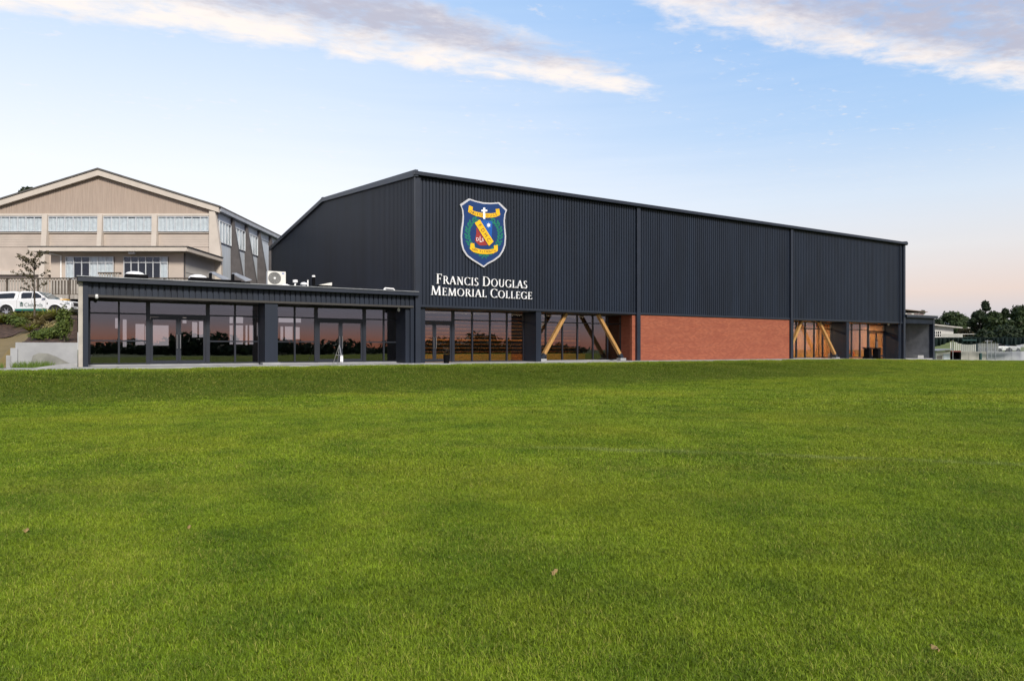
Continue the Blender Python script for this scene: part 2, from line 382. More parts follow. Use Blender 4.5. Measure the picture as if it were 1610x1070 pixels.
def grass(meshes, ymin, ymax, step, label):
    cl = bpy.data.collections.new('grass_clumps')
    for me in meshes: cl.objects.link(bpy.data.objects.new('grass_clump', me))
    pts, rot, idx = [], [], []
    y = ymin
    while y < ymax:
        hw = .78*y + 3.0; x = -hw
        while x < hw:
            X, Y = x+random.uniform(-.3,.3)*step, y+random.uniform(-.3,.3)*step
            s, w = w2loc(X, Y)
            if -w > 2.0+step*.72 or (step < 3 and -w > 2.05+step*.45):
                e = .25; z = lawn_h(X, Y)
                nx, ny = -(lawn_h(X+e, Y)-z)/e, -(lawn_h(X, Y+e)-z)/e
                q = Vector((nx, ny, 1)).normalized().to_track_quat('Z', 'Y') @ Euler((0,0,random.uniform(0,6.283))).to_quaternion()
                pts.append((X, Y, z)); rot.append(tuple(q.to_euler())); idx.append(random.randrange(len(meshes)))
            x += step
        y += step
    me = bpy.data.meshes.new('grass'); me.from_pydata(pts, [], [])
    a = me.attributes.new('rot', 'FLOAT_VECTOR', 'POINT'); a.data.foreach_set('vector', np.array(rot, np.float32).ravel())
    a = me.attributes.new('idx', 'INT', 'POINT'); a.data.foreach_set('value', np.array(idx, np.int32))
    me.materials.append(BLADE)
    o = bpy.data.objects.new('grass', me); C.objects.link(o); tag(o, label, 'grass', kind='stuff')
    ng = bpy.data.node_groups.new('scatter_grass', 'GeometryNodeTree')
    ng.interface.new_socket('Geometry', in_out='INPUT', socket_type='NodeSocketGeometry'); ng.interface.new_socket('Geometry', in_out='OUTPUT', socket_type='NodeSocketGeometry')
    gi = ng.nodes.new('NodeGroupInput'); go = ng.nodes.new('NodeGroupOutput')
    ip = ng.nodes.new('GeometryNodeInstanceOnPoints'); ci = ng.nodes.new('GeometryNodeCollectionInfo')
    ci.inputs[0].default_value = cl; ci.inputs['Separate Children'].default_value = True; ci.inputs['Reset Children'].default_value = True
    na = ng.nodes.new('GeometryNodeInputNamedAttribute'); na.data_type = 'FLOAT_VECTOR'; na.inputs['Name'].default_value = 'rot'
    er = ng.nodes.new('FunctionNodeEulerToRotation')
    ni = ng.nodes.new('GeometryNodeInputNamedAttribute'); ni.data_type = 'INT'; ni.inputs['Name'].default_value = 'idx'
    L = ng.links.new
    L(gi.outputs[0], ip.inputs['Points']); L(ci.outputs[0], ip.inputs['Instance']); ip.inputs['Pick Instance'].default_value = True
    L(na.outputs['Attribute'], er.inputs[0]); L(er.outputs[0], ip.inputs['Rotation']); L(ni.outputs['Attribute'], ip.inputs['Instance Index'])
    L(ip.outputs[0], go.inputs[0])
    md = o.modifiers.new('scatter', 'NODES'); md.node_group = ng
    return o
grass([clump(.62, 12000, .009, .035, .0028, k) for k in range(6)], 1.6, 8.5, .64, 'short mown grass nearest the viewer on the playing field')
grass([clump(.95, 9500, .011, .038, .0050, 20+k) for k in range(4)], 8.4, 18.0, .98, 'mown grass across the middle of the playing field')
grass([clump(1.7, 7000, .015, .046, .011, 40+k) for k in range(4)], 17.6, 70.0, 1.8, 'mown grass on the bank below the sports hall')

# ------------------------------------------------------------------ paving in front of the buildings
def strip(name, s0, s1, w0, w1, zf, m, thick=.12):
    b = MB(); n = max(1, int((s1-s0)/1.5)); 
    for i in range(n):
        a0 = s0+(s1-s0)*i/n; a1 = s0+(s1-s0)*(i+1)/n
        p = [loc2w(a0, w0, zf(a0)), loc2w(a1, w0, zf(a1)), loc2w(a1, w1, zf(a1)), loc2w(a0, w1, zf(a0))]
        b.face(p); q = [v - Vector((0,0,thick)) for v in p]
        b.face([p[0], p[1], q[1], q[0]])
    return b.build(name, m, kind='structure')
path = strip('path', -30, 95, -2.0, 1.55, lambda s: edge_z(s)+.035, CONC)
for k in range(20):                       # saw cuts between the slabs
    s = -18+3.9*k
    if s < 52: 
        a, b_ = loc2w(s, -1.98, edge_z(s)+.0395), loc2w(s, .0, edge_z(s)+.0395)
        MB().bar(a, b_, .02, .004).build('paving_joint', BLACK, path)

# ------------------------------------------------------------------ the sports hall
BAY = 15.78; LEN = 3*BAY; DEP = 33.2; SOF = 3.05; EAVE = 10.05; RIDGE = 11.62
hall = plocal('sports_hall', 'long charcoal ribbed-metal sports hall with red brick band and glazed ground floor', 'sports hall')
def ribs_x(x0, x1, z0, z1, y, pitch=.2, depth=.028, ztop=None):
    """vertical ribbed sheet facing -y; ztop(x) trims the head"""
    b = MB(); n = max(1, round((x1-x0)/pitch)); p = (x1-x0)/n; prof = []
    for i in range(n):
        a = x0+i*p
        prof += [(a, y-depth), (a+p*.70, y-depth), (a+p*.74, y+depth*1.1), (a+p*.94, y+depth*1.1), (a+p*.98, y-depth)]
    prof.append((x1, y-depth))
    for (xa, ya), (xb, yb) in zip(prof[:-1], prof[1:]):
        ta, tb = (ztop(xa), ztop(xb)) if ztop else (z1, z1)
        b.face([(xa, ya, z0), (xb, yb, z0), (xb, yb, tb), (xa, ya, ta)])
    return b
for k in range(3):
    ribs_x(k*BAY+.16, (k+1)*BAY-.16, SOF+.10, EAVE-.02, -.02).build('wall_cladding', CLAD, hall)
MB().box(.1, LEN-.1, .03, .22, SOF+.02, EAVE).build('wall_core', BLACK, hall)
for k in range(3):
    MB().box(k*BAY+.14, (k+1)*BAY-.14, -.075, .02, SOF-.02, SOF+.10).build('base_flashing', FLASH, hall)
for k, x in enumerate((.02, BAY, 2*BAY, LEN-.02)):     # box posts from paving to gutter
    MB().box(x-.15, x+.15, -.16, .10, -.02 if k < 2 else -.2, EAVE-.02).build('corner_post' if k in (0, 3) else 'bay_post', FLASH, hall, bevel=.012)
MB().tube([(LEN-.62, -.12, EAVE-.1), (LEN-.62, -.12, 0.0)], .045).build('downpipe', FLASH, hall)
gut = MB().prism([(-.34, EAVE+.02), (-.05, EAVE+.02), (-.05, EAVE+.30), (-.34, EAVE+.22)], 'x', -.25, LEN+.22).build('gutter', FLASH, hall, bevel=.012)
# gable end wall facing the old hall
def roof_z(w):
    return EAVE+.05+(RIDGE-EAVE)*(w/(DEP/2) if w < DEP/2 else (DEP-w)/(DEP/2))
b = ribs_x(.18, DEP-.1, .2, 0, 0, pitch=.2, ztop=lambda w: roof_z(w)-.02)
b.v = [(y-.02, x, z) for x, y, z in b.v]
b.build('gable_cladding', CLAD, hall)
MB().prism([(0.22, 0), (DEP-.1, 0), (DEP-.1, roof_z(DEP)), (DEP/2, RIDGE), (.22, EAVE)], 'x', .03, .2).build('gable_core', BLACK, hall)
MB().prism([(0.22, -.3), (DEP-.1, -.3), (DEP-.1, roof_z(DEP)), (DEP/2, RIDGE), (.22, EAVE)], 'x', LEN-.2, LEN).build('far_gable_wall', CLAD, hall)
MB().box(.2, LEN-.2, DEP-.25, DEP, 0, EAVE+.05).build('rear_wall', CLAD, hall)
for a, c in ((-.3, DEP/2), (DEP+.3, DEP/2)):
    z = EAVE+.02
    MB().prism([(a, z+.04), (c, RIDGE+.10), (c, RIDGE+.24), (a, z+.20)], 'x', -.12, LEN+.12).build('roof', FLASH, hall)
    for x0 in (-.20, LEN+.02):
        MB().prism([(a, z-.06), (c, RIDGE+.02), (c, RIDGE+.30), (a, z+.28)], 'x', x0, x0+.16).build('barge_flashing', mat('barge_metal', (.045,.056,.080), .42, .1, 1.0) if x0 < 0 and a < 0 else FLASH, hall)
MB().box(-.2, LEN+.2, DEP/2-.2, DEP/2+.2, RIDGE+.24, RIDGE+.33).build('ridge_cap', FLASH, hall)
# recessed ground floor
MB().box(.1, LEN-.1, -.015, 1.5, SOF-.05, SOF-.023).build('soffit', SOFF, hall)
MB().box(.2, LEN-.2, 1.55, DEP-.3, -.08, .02).build('hall_floor', ORANGE, hall)
MB().box(.2, LEN-.2, 1.5, 9.0, SOF+.0, SOF+.12).build('foyer_ceiling', WALLD, hall)
bw = MB().box(BAY+.02, 2*BAY-.02, .0, .24, -.3, SOF-.06).build('brick_wall', BRICK, hall)
MB().box(BAY-.42, BAY+.02, .04, .26, -.02, SOF-.06).build('brick_return', BRICK, hall)
MB().box(BAY-.24, BAY+.02, .26, 1.56, -.02, SOF-.06).build('brick_return', BRICK, hall)
MB().box(2*BAY, 2*BAY+.24, .10, 1.56, -.2, SOF-.06).build('brick_return', BRICK, hall)
for x0, x1 in ((7.76, 8.13), (38.86, 39.22)):
    MB().box(x0, x1, .0, 1.5, -.15, SOF-.05).build('pier', CLAD, hall)
MB().box(46.80, LEN-.15, .1, 1.56, -.15, SOF-.05).build('pier', CLAD, hall)
MB().box(.2, .55, .1, 1.56, -.02, SOF-.05).build('pier', CLAD, hall)

def glazing(parent, y, xs, rows, head, sill=.04, thick=(), pane=GLASS, mid=None, skip=()):
    """posts at xs, transoms at rows; every pane, post and transom its own mesh"""
    for i, x in enumerate(xs):
        t = .085 if i in thick else .038
        MB().box(x-t, x+t, y-.07, y+.07, sill-.03, head+.03).build('mullion', DARKF, parent)
    for i, (a, c) in enumerate(zip(xs[:-1], xs[1:])):
        if i in skip: continue
        zs = [sill]+list(rows)+[head]
        ta = .085 if i in thick else .038; tb = .085 if i+1 in thick else .038
        for z in zs:
            MB().box(a+ta, c-tb, y-.05, y+.05, z-.032, z+.032).build('transom', DARKF, parent)
        for z0, z1 in zip(zs[:-1], zs[1:]):
            MB().box(a+ta, c-tb, y-.012, y+.006, z0+.032, z1-.032).build('pane', pane, parent)
def doors(parent, y, x0, x1, head, ztop=2.24, sill=.03, pane=GLASS):
    MB().box(x0, x1, y-.07, y+.07, ztop, ztop+.13).build('door_head', DARKF, parent)
    MB().box(x0, x1, y-.05, y+.05, head-.035, head+.03).build('transom', DARKF, parent)
    MB().box(x0, x1, y-.012, y+.006, ztop+.13, head-.035).build('pane', pane, parent)
    xm = (x0+x1)/2
    for a, c, sgn in ((x0+.01, xm-.004, 1), (xm+.004, x1-.01, -1)):
        d = MB(); t = .105
        d.box(a, a+t, y-.03, y+.03, sill, ztop-.01).box(c-t, c, y-.03, y+.03, sill, ztop-.01)
        d.box(a+t, c-t, y-.03, y+.03, sill, sill+.16).box(a+t, c-t, y-.03, y+.03, ztop-.12, ztop-.01)
        o = d.build('door', DARKF, parent)
        MB().box(a+t, c-t, y-.012, y+.006, sill+.16, ztop-.12).build('pane', pane, o)
        hx = (c-.05) if sgn > 0 else (a+.05); hx += -.02*sgn
        MB().tube([(hx, y-.03, .78), (hx, y-.10, .78), (hx, y-.10, 1.42), (hx, y-.03, 1.42)], .019, 6).build('handle', STEEL, o)
GY = 1.42
glazing(hall, GY, [.55, 2.91, 4.17, 5.38, 6.56, 7.76], [2.43], 2.95, thick=(0, 1), skip=(0,))
doors(hall, GY, .635, 2.825, 2.95)
glazing(hall, GY, [8.13, 9.42, 10.7, 11.9, 13.17, 14.4, 15.54], [2.43], 2.95)
glazing(hall, GY, [31.82, 33.0, 34.2, 35.35, 36.53, 37.7, 38.86], [2.43], 2.95, pane=GLASS)
glazing(hall, GY, [39.22, 40.5, 41.79, 43.02, 44.27, 46.80], [2.43], 2.95, thick=(4, 5), skip=(4,))
doors(hall, GY, 44.355, 46.715, 2.95)
for p, q in (((8.52, .2), (10.36, 2.98)), ((14.86, .2), (12.88, 2.98)), ((31.9, .36), (33.62, 2.98)), ((38.18, .1), (35.88, 2.98))):
    e = (Vector((q[0], 0, q[1]))-Vector((p[0], 0, p[1]))).normalized()*.02
    MB().bar((p[0], .52, p[1]), (q[0], .52, q[1]), .20, .24, up=(0,1,0)).build('timber_brace', TIMBER, hall, bevel=.012)
    MB().box(p[0]-.24, p[0]+.24, .32, .72, -.02, p[1]-.04).build('brace_footing', CONCW, hall, bevel=.01)
    dd = (Vector((q[0], 0, q[1]))-Vector((p[0], 0, p[1]))).normalized()*.30
    MB().bar((p[0]-dd.x*.1, .52, p[1]-dd.z*.1), (p[0]+dd.x, .52, p[1]+dd.z), .215, .255, up=(0,1,0)).build('foot_plate', FLASH, hall)
MB().box(8.13, BAY-.25, 1.3, 1.5, -.05, .04).build('sill', CONCW, hall)
# what shows through the hall's glass
MB().box(.25, BAY, 6.2, 6.4, 0, SOF).build('foyer_back_wall', WALLD, hall)
for k in range(11):
    z = .55+.25*k; t = .10 if k == 3 else .032
    MB().box(.3, BAY-.05, 6.10, 6.2, z, z+t).build('timber_slat', ORANGE, hall)
MB().box(.3, BAY-.05, 5.5, 6.08, .03, .42).build('bench_seat', ORANGE, hall)
MB().box(BAY+.3, BAY+.5, .3, 9, 0, SOF).build('foyer_side_wall', WALLD, hall)
MB().box(2*BAY-.1, LEN-.2, 5.0, 5.2, 0, SOF).build('foyer_back_wall', PLY, hall)
for k in range(7):
    MB().box(2*BAY+.3+2.1*k, 2*BAY+.36+2.1*k, 4.96, 5.0, 0, SOF).build('lining_joint', WALLD, hall)
for k in range(3):
    MB().box(2*BAY+.2, 2*BAY+6.8, 3.7+.4*k, 4.96, .02+.38*k, .38+.38*k).build('seating_tier', PLY, hall)
MB().box(LEN-.245, LEN-.205, 1.6, 4.99, 0, SOF-.01).build('end_lining', PLY, hall)
MB().box(42.6, 44.2, 2.6, 3.2, .02, .5).build('foyer_bench', mat('orange_vinyl', (.75,.16,.02), .5), hall)
MB().box(39.6, 42.2, 1.75, 2.2, .0, .36).build('low_wall', CONCW, hall)
def strip_light(parent, x0, x1, y, z, watts, col):
    o = MB().box(x0, x1, y-.06, y+.06, z-.06, z).build('strip_light', emit_mat('strip_light_tube', col, .22), parent)
    L = bpy.data.lights.new('strip_light_lamp', 'AREA'); L.shape = 'RECTANGLE'; L.size = x1-x0; L.size_y = .2; L.energy = watts; L.color = col
    lo = bpy.data.objects.new('strip_light_lamp', L); C.objects.link(lo); lo.parent = o; lo.location = ((x0+x1)/2, y, z-.09)
for x0, x1, y, wt in ((1.2, 7.2, 4.4, 190), (8.6, 14.8, 4.4, 170), (33.0, 38.5, 3.0, 800), (39.6, 46.4, 3.0, 800)):
    strip_light(hall, x0, x1, y, SOF-.005, wt, (1.0, .70, .40))

# ------------------------------------------------------------------ the low annexe in front of the old hall
AL, AD = -15.52, 9.2
ann = plocal('annexe', 'low flat-roofed charcoal annexe with recessed dark glazing left of the sports hall', 'annexe')
def ann_roof(w): return 3.80+.045*w
ribs_x(AL+.30, -.16, SOF+.02, 3.62, -.02, pitch=.25, depth=.03).build('fascia_cladding', CLAD, ann)
MB().box(AL+.2, -.16, .03, .15, SOF, 3.7).build('fascia_core', BLACK, ann)
MB().box(AL+.26, -.2, -.075, .02, SOF-.08, SOF+.02).build('base_flashing', mat('soffit_edge', (.040,.037,.036), .5), ann)
MB().prism([(-.34, 3.60), (-.02, 3.60), (-.02, 3.80), (-.34, 3.80)], 'x', AL-.02, .02).build('roof_fascia', FLASH, ann, bevel=.01)
rf = MB().prism([(-.38, 3.803), (AD, ann_roof(AD)), (AD, ann_roof(AD)+.09), (-.38, 3.835)], 'x', AL-.06, -.03).build('roof_sheet', GALV, ann)
MB().box(AL, AL+.16, -.06, AD, -.1, 3.72).build('end_panel', mat('precast_edge', (.40,.37,.33), .85, .12, 2), ann)
MB().box(AL+.162, AL+.36, -.10, 1.5, -.1, 3.6).build('wing_wall', CLAD, ann)
MB().box(AL+.16, AL+.4, 1.5, AD, -.1, 3.7).build('side_wall', WALLD, ann)
MB().box(-7.9, -7.30, .0, 1.5, -.05, SOF).build('pier', CLAD, ann)
MB().box(-8.05, -7.22, -.22, .3, -.05, .11).build('pier_plinth', CONCW, ann, bevel=.01)
MB().box(-.36, -.16, -.02, 1.5, -.05, SOF+.5).build('pier', CLAD, ann)
MB().box(-.60, -.36, .1, 1.5, -.05, SOF).build('pier', CLAD, ann)
MB().box(AL+.2, -.2, .02, 1.5, SOF-.03, SOF-.003).build('soffit', SOFF, ann)
MB().box(AL+.2, -.1, 1.55, AD, -.08, .02).build('annexe_floor', CARPET, ann)
MB().box(AL+.2, -.1, 1.5, AD, SOF, SOF+.12).build('annexe_ceiling', WALLD, ann)
MB().box(AL+.2, -.1, 1.36, 1.55, -.1, .06).build('sill', CONCW, ann)
glazing(ann, GY, [-15.10, -13.96, -12.79, -10.24, -9.01, -7.90], [1.13, 2.36], 2.93, sill=.09, thick=(2, 3), skip=(2,))
doors(ann, GY, -12.705, -10.325, 2.93, sill=.07)
glazing(ann, GY, [-7.30, -6.13, -5.04, -2.43, -1.33, -.55], [1.13, 2.36], 2.93, sill=.09, thick=(2, 3), skip=(2,))
doors(ann, GY, -4.955, -2.515, 2.93, sill=.07)
# rear wall with added glowing panels that make the pale patches in the glass
BW = 8.4
MB().box(AL+.2, -.2, BW, BW+.2, 0, SOF).build('rear_wall', WALLD, ann)
GLOW = emit_mat('added_glow', (1.0, .84, .78), .80)
rects = [(193,199,502,545),(213,227,509,542),(239,265,511,543),(228,233,512,540),(302,310,506,530),(313,324,505,530),(361,366,511,541),(370,382,511,541),(386,389,511,542),(392,398,511,541),(441,445,513,534),(448,460,513,534),(463,471,514,533),(404,407,507,528)]
rects += [(229,249,498,502),(287,293,499,508),(361,366,498,508),(370,382,498,508),(438,461,498,507),(465,473,499,507),(181,186,500,516)]
for x0, x1, y0, y1 in rects:
    s0, z1 = fac(x0, y0, BW); s1, z0 = fac(x1, y1, BW)
    MB().box(s0, s1, BW-.03, BW-.002, z0, z1).build('glow_panel', GLOW, ann)
for x0, z0, z1 in ((-10.9, .02, 1.3), (-9.6, .02, 1.1), (-6.2, .02, 1.2)):
    MB().box(x0, x0+.7, 5.0, 5.6, z0, z1).build('inner_cabinet', BLACK, ann)

# ------------------------------------------------------------------ the small wing at the right end
wing = plocal('store_wing', 'small flat-roofed charcoal wing with open bay at the far right end', 'store wing', s=LEN)
WL = 5.25
ribs_x(.12, WL-.15, SOF+.02, 3.62, -.02, pitch=.2).build('fascia_cladding', CLAD, wing)
MB().box(.1, WL-.1, .03, .15, SOF, 3.7).build('fascia_core', BLACK, wing)
MB().box(.1, WL+.1, -.3, 0, 3.60, 3.80).build('roof_fascia', FLASH, wing)
MB().prism([(-.34, 3.803), (7, 4.0), (7, 4.1), (-.34, 3.85)], 'x', .02, WL+.14).build('roof_sheet', GALV, wing)
MB().box(WL-.28, WL, -.06, .3, -.35, 3.6).build('end_post', FLASH, wing)
MB().box(WL-.22, WL-.02, .3, 7, -.35, 3.7).build('side_wall', CLAD, wing)
MB().box(WL-.262, WL-.222, .31, 3.6, -.2, SOF-.005).build('side_lining', mat('grey_panel', (.26,.265,.28), .6, .2, 1.2), wing)
MB().box(.05, WL-.25, 3.6, 3.8, -.2, SOF+.2).build('rear_wall', BLACK, wing)
MB().box(.05, WL-.2, .1, 4, SOF, SOF+.1).build('soffit', SOFF, wing)
MB().box(.05, WL-.25, .0, 6.5, -.3, -.12).build('wing_floor', CONC, wing)
MB().tube([(1.75, 3.2, -.12), (1.75, 3.2, 1.9)], .13, 10).build('blue_post', mat('blue_plastic', (.01,.12,.26), .5), wing)
MB().box(.25, .9, .3, .8, -.12, .38).build('pale_box', CONCW, wing, bevel=.02)
MB().box(3.4, 4.4, .5, 1.0, -.12, .16).build('pale_bench', CONC, wing, bevel=.02)

# ------------------------------------------------------------------ crest and lettering on the front
CB = dict(blue=mat('crest_blue', (.007,.034,.135), .35, .05), rim=mat('crest_silver', (.50,.50,.54), .35, .06), yel=mat('crest_yellow', (.78,.44,.008), .4, .05),
          white=mat('crest_white', (.82,.82,.84), .4, .03), red=mat('crest_red', (.28,.028,.024), .4, .06), sky=mat('crest_light_blue', (.006,.085,.36), .4, .06),
          grn=mat('crest_green', (.006,.15,.10), .4, .12, 8), ink=mat('crest_ink', (.05,.03,.03), .5, .05))
cs, cz = 4.10, 7.3
crest = plocal('crest_sign', 'shield-shaped blue school crest with yellow ribbons and silver rim on the charcoal wall', 'crest sign', s=cs, w=-.05, z=cz)
def K(x, y):                            # photo crop -> crest plane
    s, z = fac(710+x/8.917, 305+y/8.917, -.06); return (s-cs, z-cz)
def plate(name, pts, m, y0, y1, parent): return MB().prism(pts, 'y', -y1, -y0).build(name, m, parent)
outl = [(235,65),(330,98),(440,122),(550,127),(658,118),(768,225),(748,280),(737,380),(745,490),(755,600),(746,720),(718,800),(668,878),(590,938),(500,985),(440,1030),(370,985),(280,930),(200,868),(150,790),(126,700),(118,600),(126,500),(141,400),(146,300),(136,210),(110,150)]
o1 = [K(*p) for p in outl]; cxm = sum(p[0] for p in o1)/len(o1); czm = sum(p[1] for p in o1)/len(o1)
plate('rim', o1, CB['rim'], .0, .09, crest)
plate('shield', [(cxm+(a-cxm)*.935, czm+(c-czm)*.95) for a, c in o1], CB['blue'], .092, .100, crest)
plate('ribbon', [K(*p) for p in [(232,163),(285,185),(280,235),(340,255),(440,275),(540,275),(610,266),(605,216),(655,208),(668,296),(620,322),(560,334),(440,335),(330,313),(250,275),(220,255)]], CB['yel'], .101, .118, crest)
plate('ribbon', [K(*p) for p in [(255,690),(305,695),(310,755),(390,777),(490,782),(580,772),(580,725),(632,715),(634,800),(570,836),(480,846),(380,840),(290,815),(245,775)]], CB['yel'], .101, .122, crest)
plate('cross', [K(*p) for p in [(428,196),(458,196),(458,225),(486,225),(486,250),(458,250),(458,355),(428,355),(428,250),(404,250),(404,225),(428,225)]], CB['white'], .119, .13, crest)
plate('blue_field', [K(*p) for p in [(392,380),(450,362),(512,376),(560,388),(556,500),(550,628)]], CB['sky'], .101, .108, crest)
plate('red_field', [K(*p) for p in [(336,468),(492,716),(440,725),(380,722),(345,692),(316,655),(335,560)]], CB['red'], .101, .108, crest)
plate('diagonal_band', [K(*p) for p in [(312,410),(383,362),(576,670),(510,730)]], CB['yel'], .109, .120, crest)
st = []
for k in range(16):
    r = 38 if k % 2 == 0 else 15; a = math.pi*k/8
    st.append(K(507+r*math.sin(a)*.9, 440-r*math.cos(a)))
plate('star', st, CB['white'], .109, .116, crest)
for side in (-1, 1):
    path_pts = [(440, 860)] + ([(330,800),(265,735),(222,650),(208,560),(222,470),(270,390),(350,340)] if side < 0 else [(540,815),(620,740),(662,650),(672,560),(655,470),(612,400),(530,360)])
    for i in range(len(path_pts)-1):
        (xa, ya), (xb, yb) = path_pts[i], path_pts[i+1]
        ang = math.atan2(yb-ya, xb-xa)
        for t in (.1, .55):
            cx0, cy0 = xa+(xb-xa)*t, ya+(yb-ya)*t
            for off in (-.62, .62):
                L, Wd = 66, 17; a2 = ang+off; pts = []
                for q in range(8):
                    th = 2*math.pi*q/8; lx, ly = L/2*(1+math.cos(th)), Wd*math.sin(th)*(.75+.25*math.cos(th))
                    pts.append(K(cx0+lx*math.cos(a2)-ly*math.sin(a2), cy0+lx*math.sin(a2)+ly*math.cos(a2)))
                yy = .1006+.0012*((i*4+(2 if t > .3 else 0)+(1 if off > 0 else 0)) % 6)
                plate('wreath_leaf', pts, CB['grn'], .1002, yy, crest)
for a, c in (((410,905),(455,850)), ((480,905),(430,850))):
    p, q = K(*a), K(*c); MB().bar((p[0], -.104, p[1]), (q[0], -.104, q[1]), .05, .008 if a[0] < 450 else .011, up=(0,1,0)).build('stem', CB['grn'], crest)
def text_mesh(body, size, extrude=.004):
    cu = bpy.data.curves.new('text', 'FONT'); cu.body = body; cu.size = size; cu.extrude = extrude; cu.align_x = 'CENTER'; cu.align_y = 'CENTER'
    o = bpy.data.objects.new('text', cu); C.objects.link(o); bpy.context.view_layer.update()
    me = bpy.data.meshes.new_from_object(o.evaluated_get(bpy.context.evaluated_depsgraph_get())); bpy.data.objects.remove(o); return me
def glyph(ch, size, x, z, depth, ang, m, parent, sx=1.0):
    me = text_mesh(ch, size); me.materials.clear(); me.materials.append(m)
    o = bpy.data.objects.new('letter', me); C.objects.link(o); o.parent = parent
    o.location = (x, -depth, z); o.rotation_mode = 'XYZ'
    o.matrix_local = Matrix.Translation((x, -depth, z)) @ Matrix.Rotation(-ang, 4, 'Y') @ Matrix.Rotation(R(90), 4, 'X') @ Matrix.Diagonal((sx, 1, 1, 1))
    return o
def arc_text(body, pts, size, m, depth, parent):
    n = len(body)
    for i, ch in enumerate(body):
        if ch == ' ': continue
        t = i/(n-1)*(len(pts)-1); k = min(int(t), len(pts)-2); u = t-k
        a, c = K(*pts[k]), K(*pts[k+1]); x, z = a[0]+(c[0]-a[0])*u, a[1]+(c[1]-a[1])*u
        glyph(ch, size, x, z, depth, math.atan2(c[1]-a[1], c[0]-a[0]), m, parent)
arc_text('CHRISTO', [(250,250),(320,283),(410,302)], .20, CB['ink'], .122, crest)
arc_text('DUCE', [(490,307),(560,305),(612,292)], .20, CB['ink'], .122, crest)
arc_text('NEW PLYMOUTH', [(290,778),(380,806),(490,813),(592,800)], .17, CB['ink'], .126, crest)
arc_text('FDMC', [(383,445),(505,645)], .30, CB['ink'], .124, crest)
glyph('D', .26, *K(352,640), .112, 0, CB['white'], crest); glyph('S', .26, *K(424,648), .112, 0, CB['white'], crest); glyph('L', .46, *K(395,640), .112, 0, CB['white'], crest, .7)

# serif capitals cut from strokes: stems, hairlines, bracket serifs and stressed bowls (unit cap height)
TK, TN, SF = .115, .045, .04
def serif(x, z, w=.15, up=True):
    h = SF if up else -SF
    return [(x-w, z), (x+w, z), (x+w*.45, z+h), (x-w*.45, z+h)]
def stem(x, z0=0, z1=1, t=TK): return [(x-t/2, z0), (x+t/2, z0), (x+t/2, z1), (x-t/2, z1)]
def bowl(cx, cz, rx, rz, a0, a1, n=22, tk=TK, tn=TN):
    o, i = [], []
    for k in range(n+1):
        a = R(a0+(a1-a0)*k/n); o.append((cx+rx*math.cos(a), cz+rz*math.sin(a))); i.append((cx+(rx-tk)*math.cos(a), cz+(rz-tn)*math.sin(a)))
    return [[o[k], o[k+1], i[k+1], i[k]] for k in range(n)]
def diag(x0, z0, x1, z1, t): return [(x0-t/2, z0), (x0+t/2, z0), (x1+t/2, z1), (x1-t/2, z1)]
def hb(x0, x1, z, t=TN): return [(x0, z-t/2), (x1, z-t/2), (x1, z+t/2), (x0, z+t/2)]
def beak(x, z, dz): return [(x-.035, z), (x+.012, z), (x+.03, z+dz), (x-.005, z+dz)]
GL = {
 'F': (.56, lambda: [stem(.16), serif(.16,0), serif(.16,1,up=False), hb(.1,.52,.972), hb(.16,.42,.52), beak(.50,1,-.20), beak(.40,.62,-.20)]),
 'E': (.60, lambda: [stem(.16), serif(.16,0), serif(.16,1,up=False), hb(.1,.54,.972), hb(.16,.44,.52), hb(.1,.56,.028), beak(.52,1,-.18), beak(.42,.61,-.18), beak(.54,0,.20)]),
 'L': (.57, lambda: [stem(.16), serif(.16,0), serif(.16,1,up=False), hb(.1,.53,.028), beak(.51,0,.22)]),
 'I': (.34, lambda: [stem(.17), serif(.17,0), serif(.17,1,up=False)]),
 'R': (.70, lambda: [stem(.16), serif(.16,0), serif(.16,1,up=False), hb(.16,.32,.972), hb(.16,.34,.50), diag(.66,.0,.36,.5,.16), serif(.66,0,.10)]+bowl(.30,.735,.26,.262,-90,90)),
 'D': (.80, lambda: [stem(.16), serif(.16,0), serif(.16,1,up=False), hb(.1,.36,.972), hb(.1,.36,.028)]+bowl(.34,.5,.42,.5,-90,90)),
 'O': (.86, lambda: bowl(.43,.5,.40,.52,0,360,36)),
 'C': (.74, lambda: bowl(.43,.5,.39,.52,42,318,30)+[beak(.70,.98,-.20), beak(.70,.02,.16)]),
 'G': (.82, lambda: bowl(.43,.5,.39,.52,42,325,30)+[stem(.70,.06,.42), hb(.56,.82,.42), beak(.70,.98,-.20)]),
 'S': (.54, lambda: bowl(.27,.745,.20,.27,40,270,18,.11)+bowl(.27,.245,.22,.265,-140,90,18,.11)+[beak(.42,.97,-.16), beak(.06,.02,.17)]),
 'U': (.78, lambda: [stem(.16,.36,1), stem(.64,.36,1,.07), serif(.16,1,up=False), serif(.64,1,.12,False)]+bowl(.39,.38,.30,.40,180,360,20,.11)),
 'N': (.80, lambda: [stem(.15,0,1,.06), stem(.66,0,1,.06), diag(.66,.0,.16,1.0,.16), serif(.15,0,.12), serif(.10,1,.10,False), serif(.66,1,.12,False)]),
 'A': (.76, lambda: [diag(.08,0,.38,1.02,.065), diag(.66,0,.38,1.02,.15), hb(.19,.55,.34), serif(.09,0,.12), serif(.66,0,.14)]),
 'M': (.98, lambda: [diag(.13,0,.19,1,.06), diag(.84,0,.79,1,.14), diag(.48,.02,.19,1.,.14), diag(.48,.02,.79,1.,.06), serif(.13,0,.12), serif(.84,0,.14), serif(.16,1,.10,False), serif(.82,1,.10,False)]),
}
LETM = mat('painted_letters', (.80,.80,.82), .4, .03)
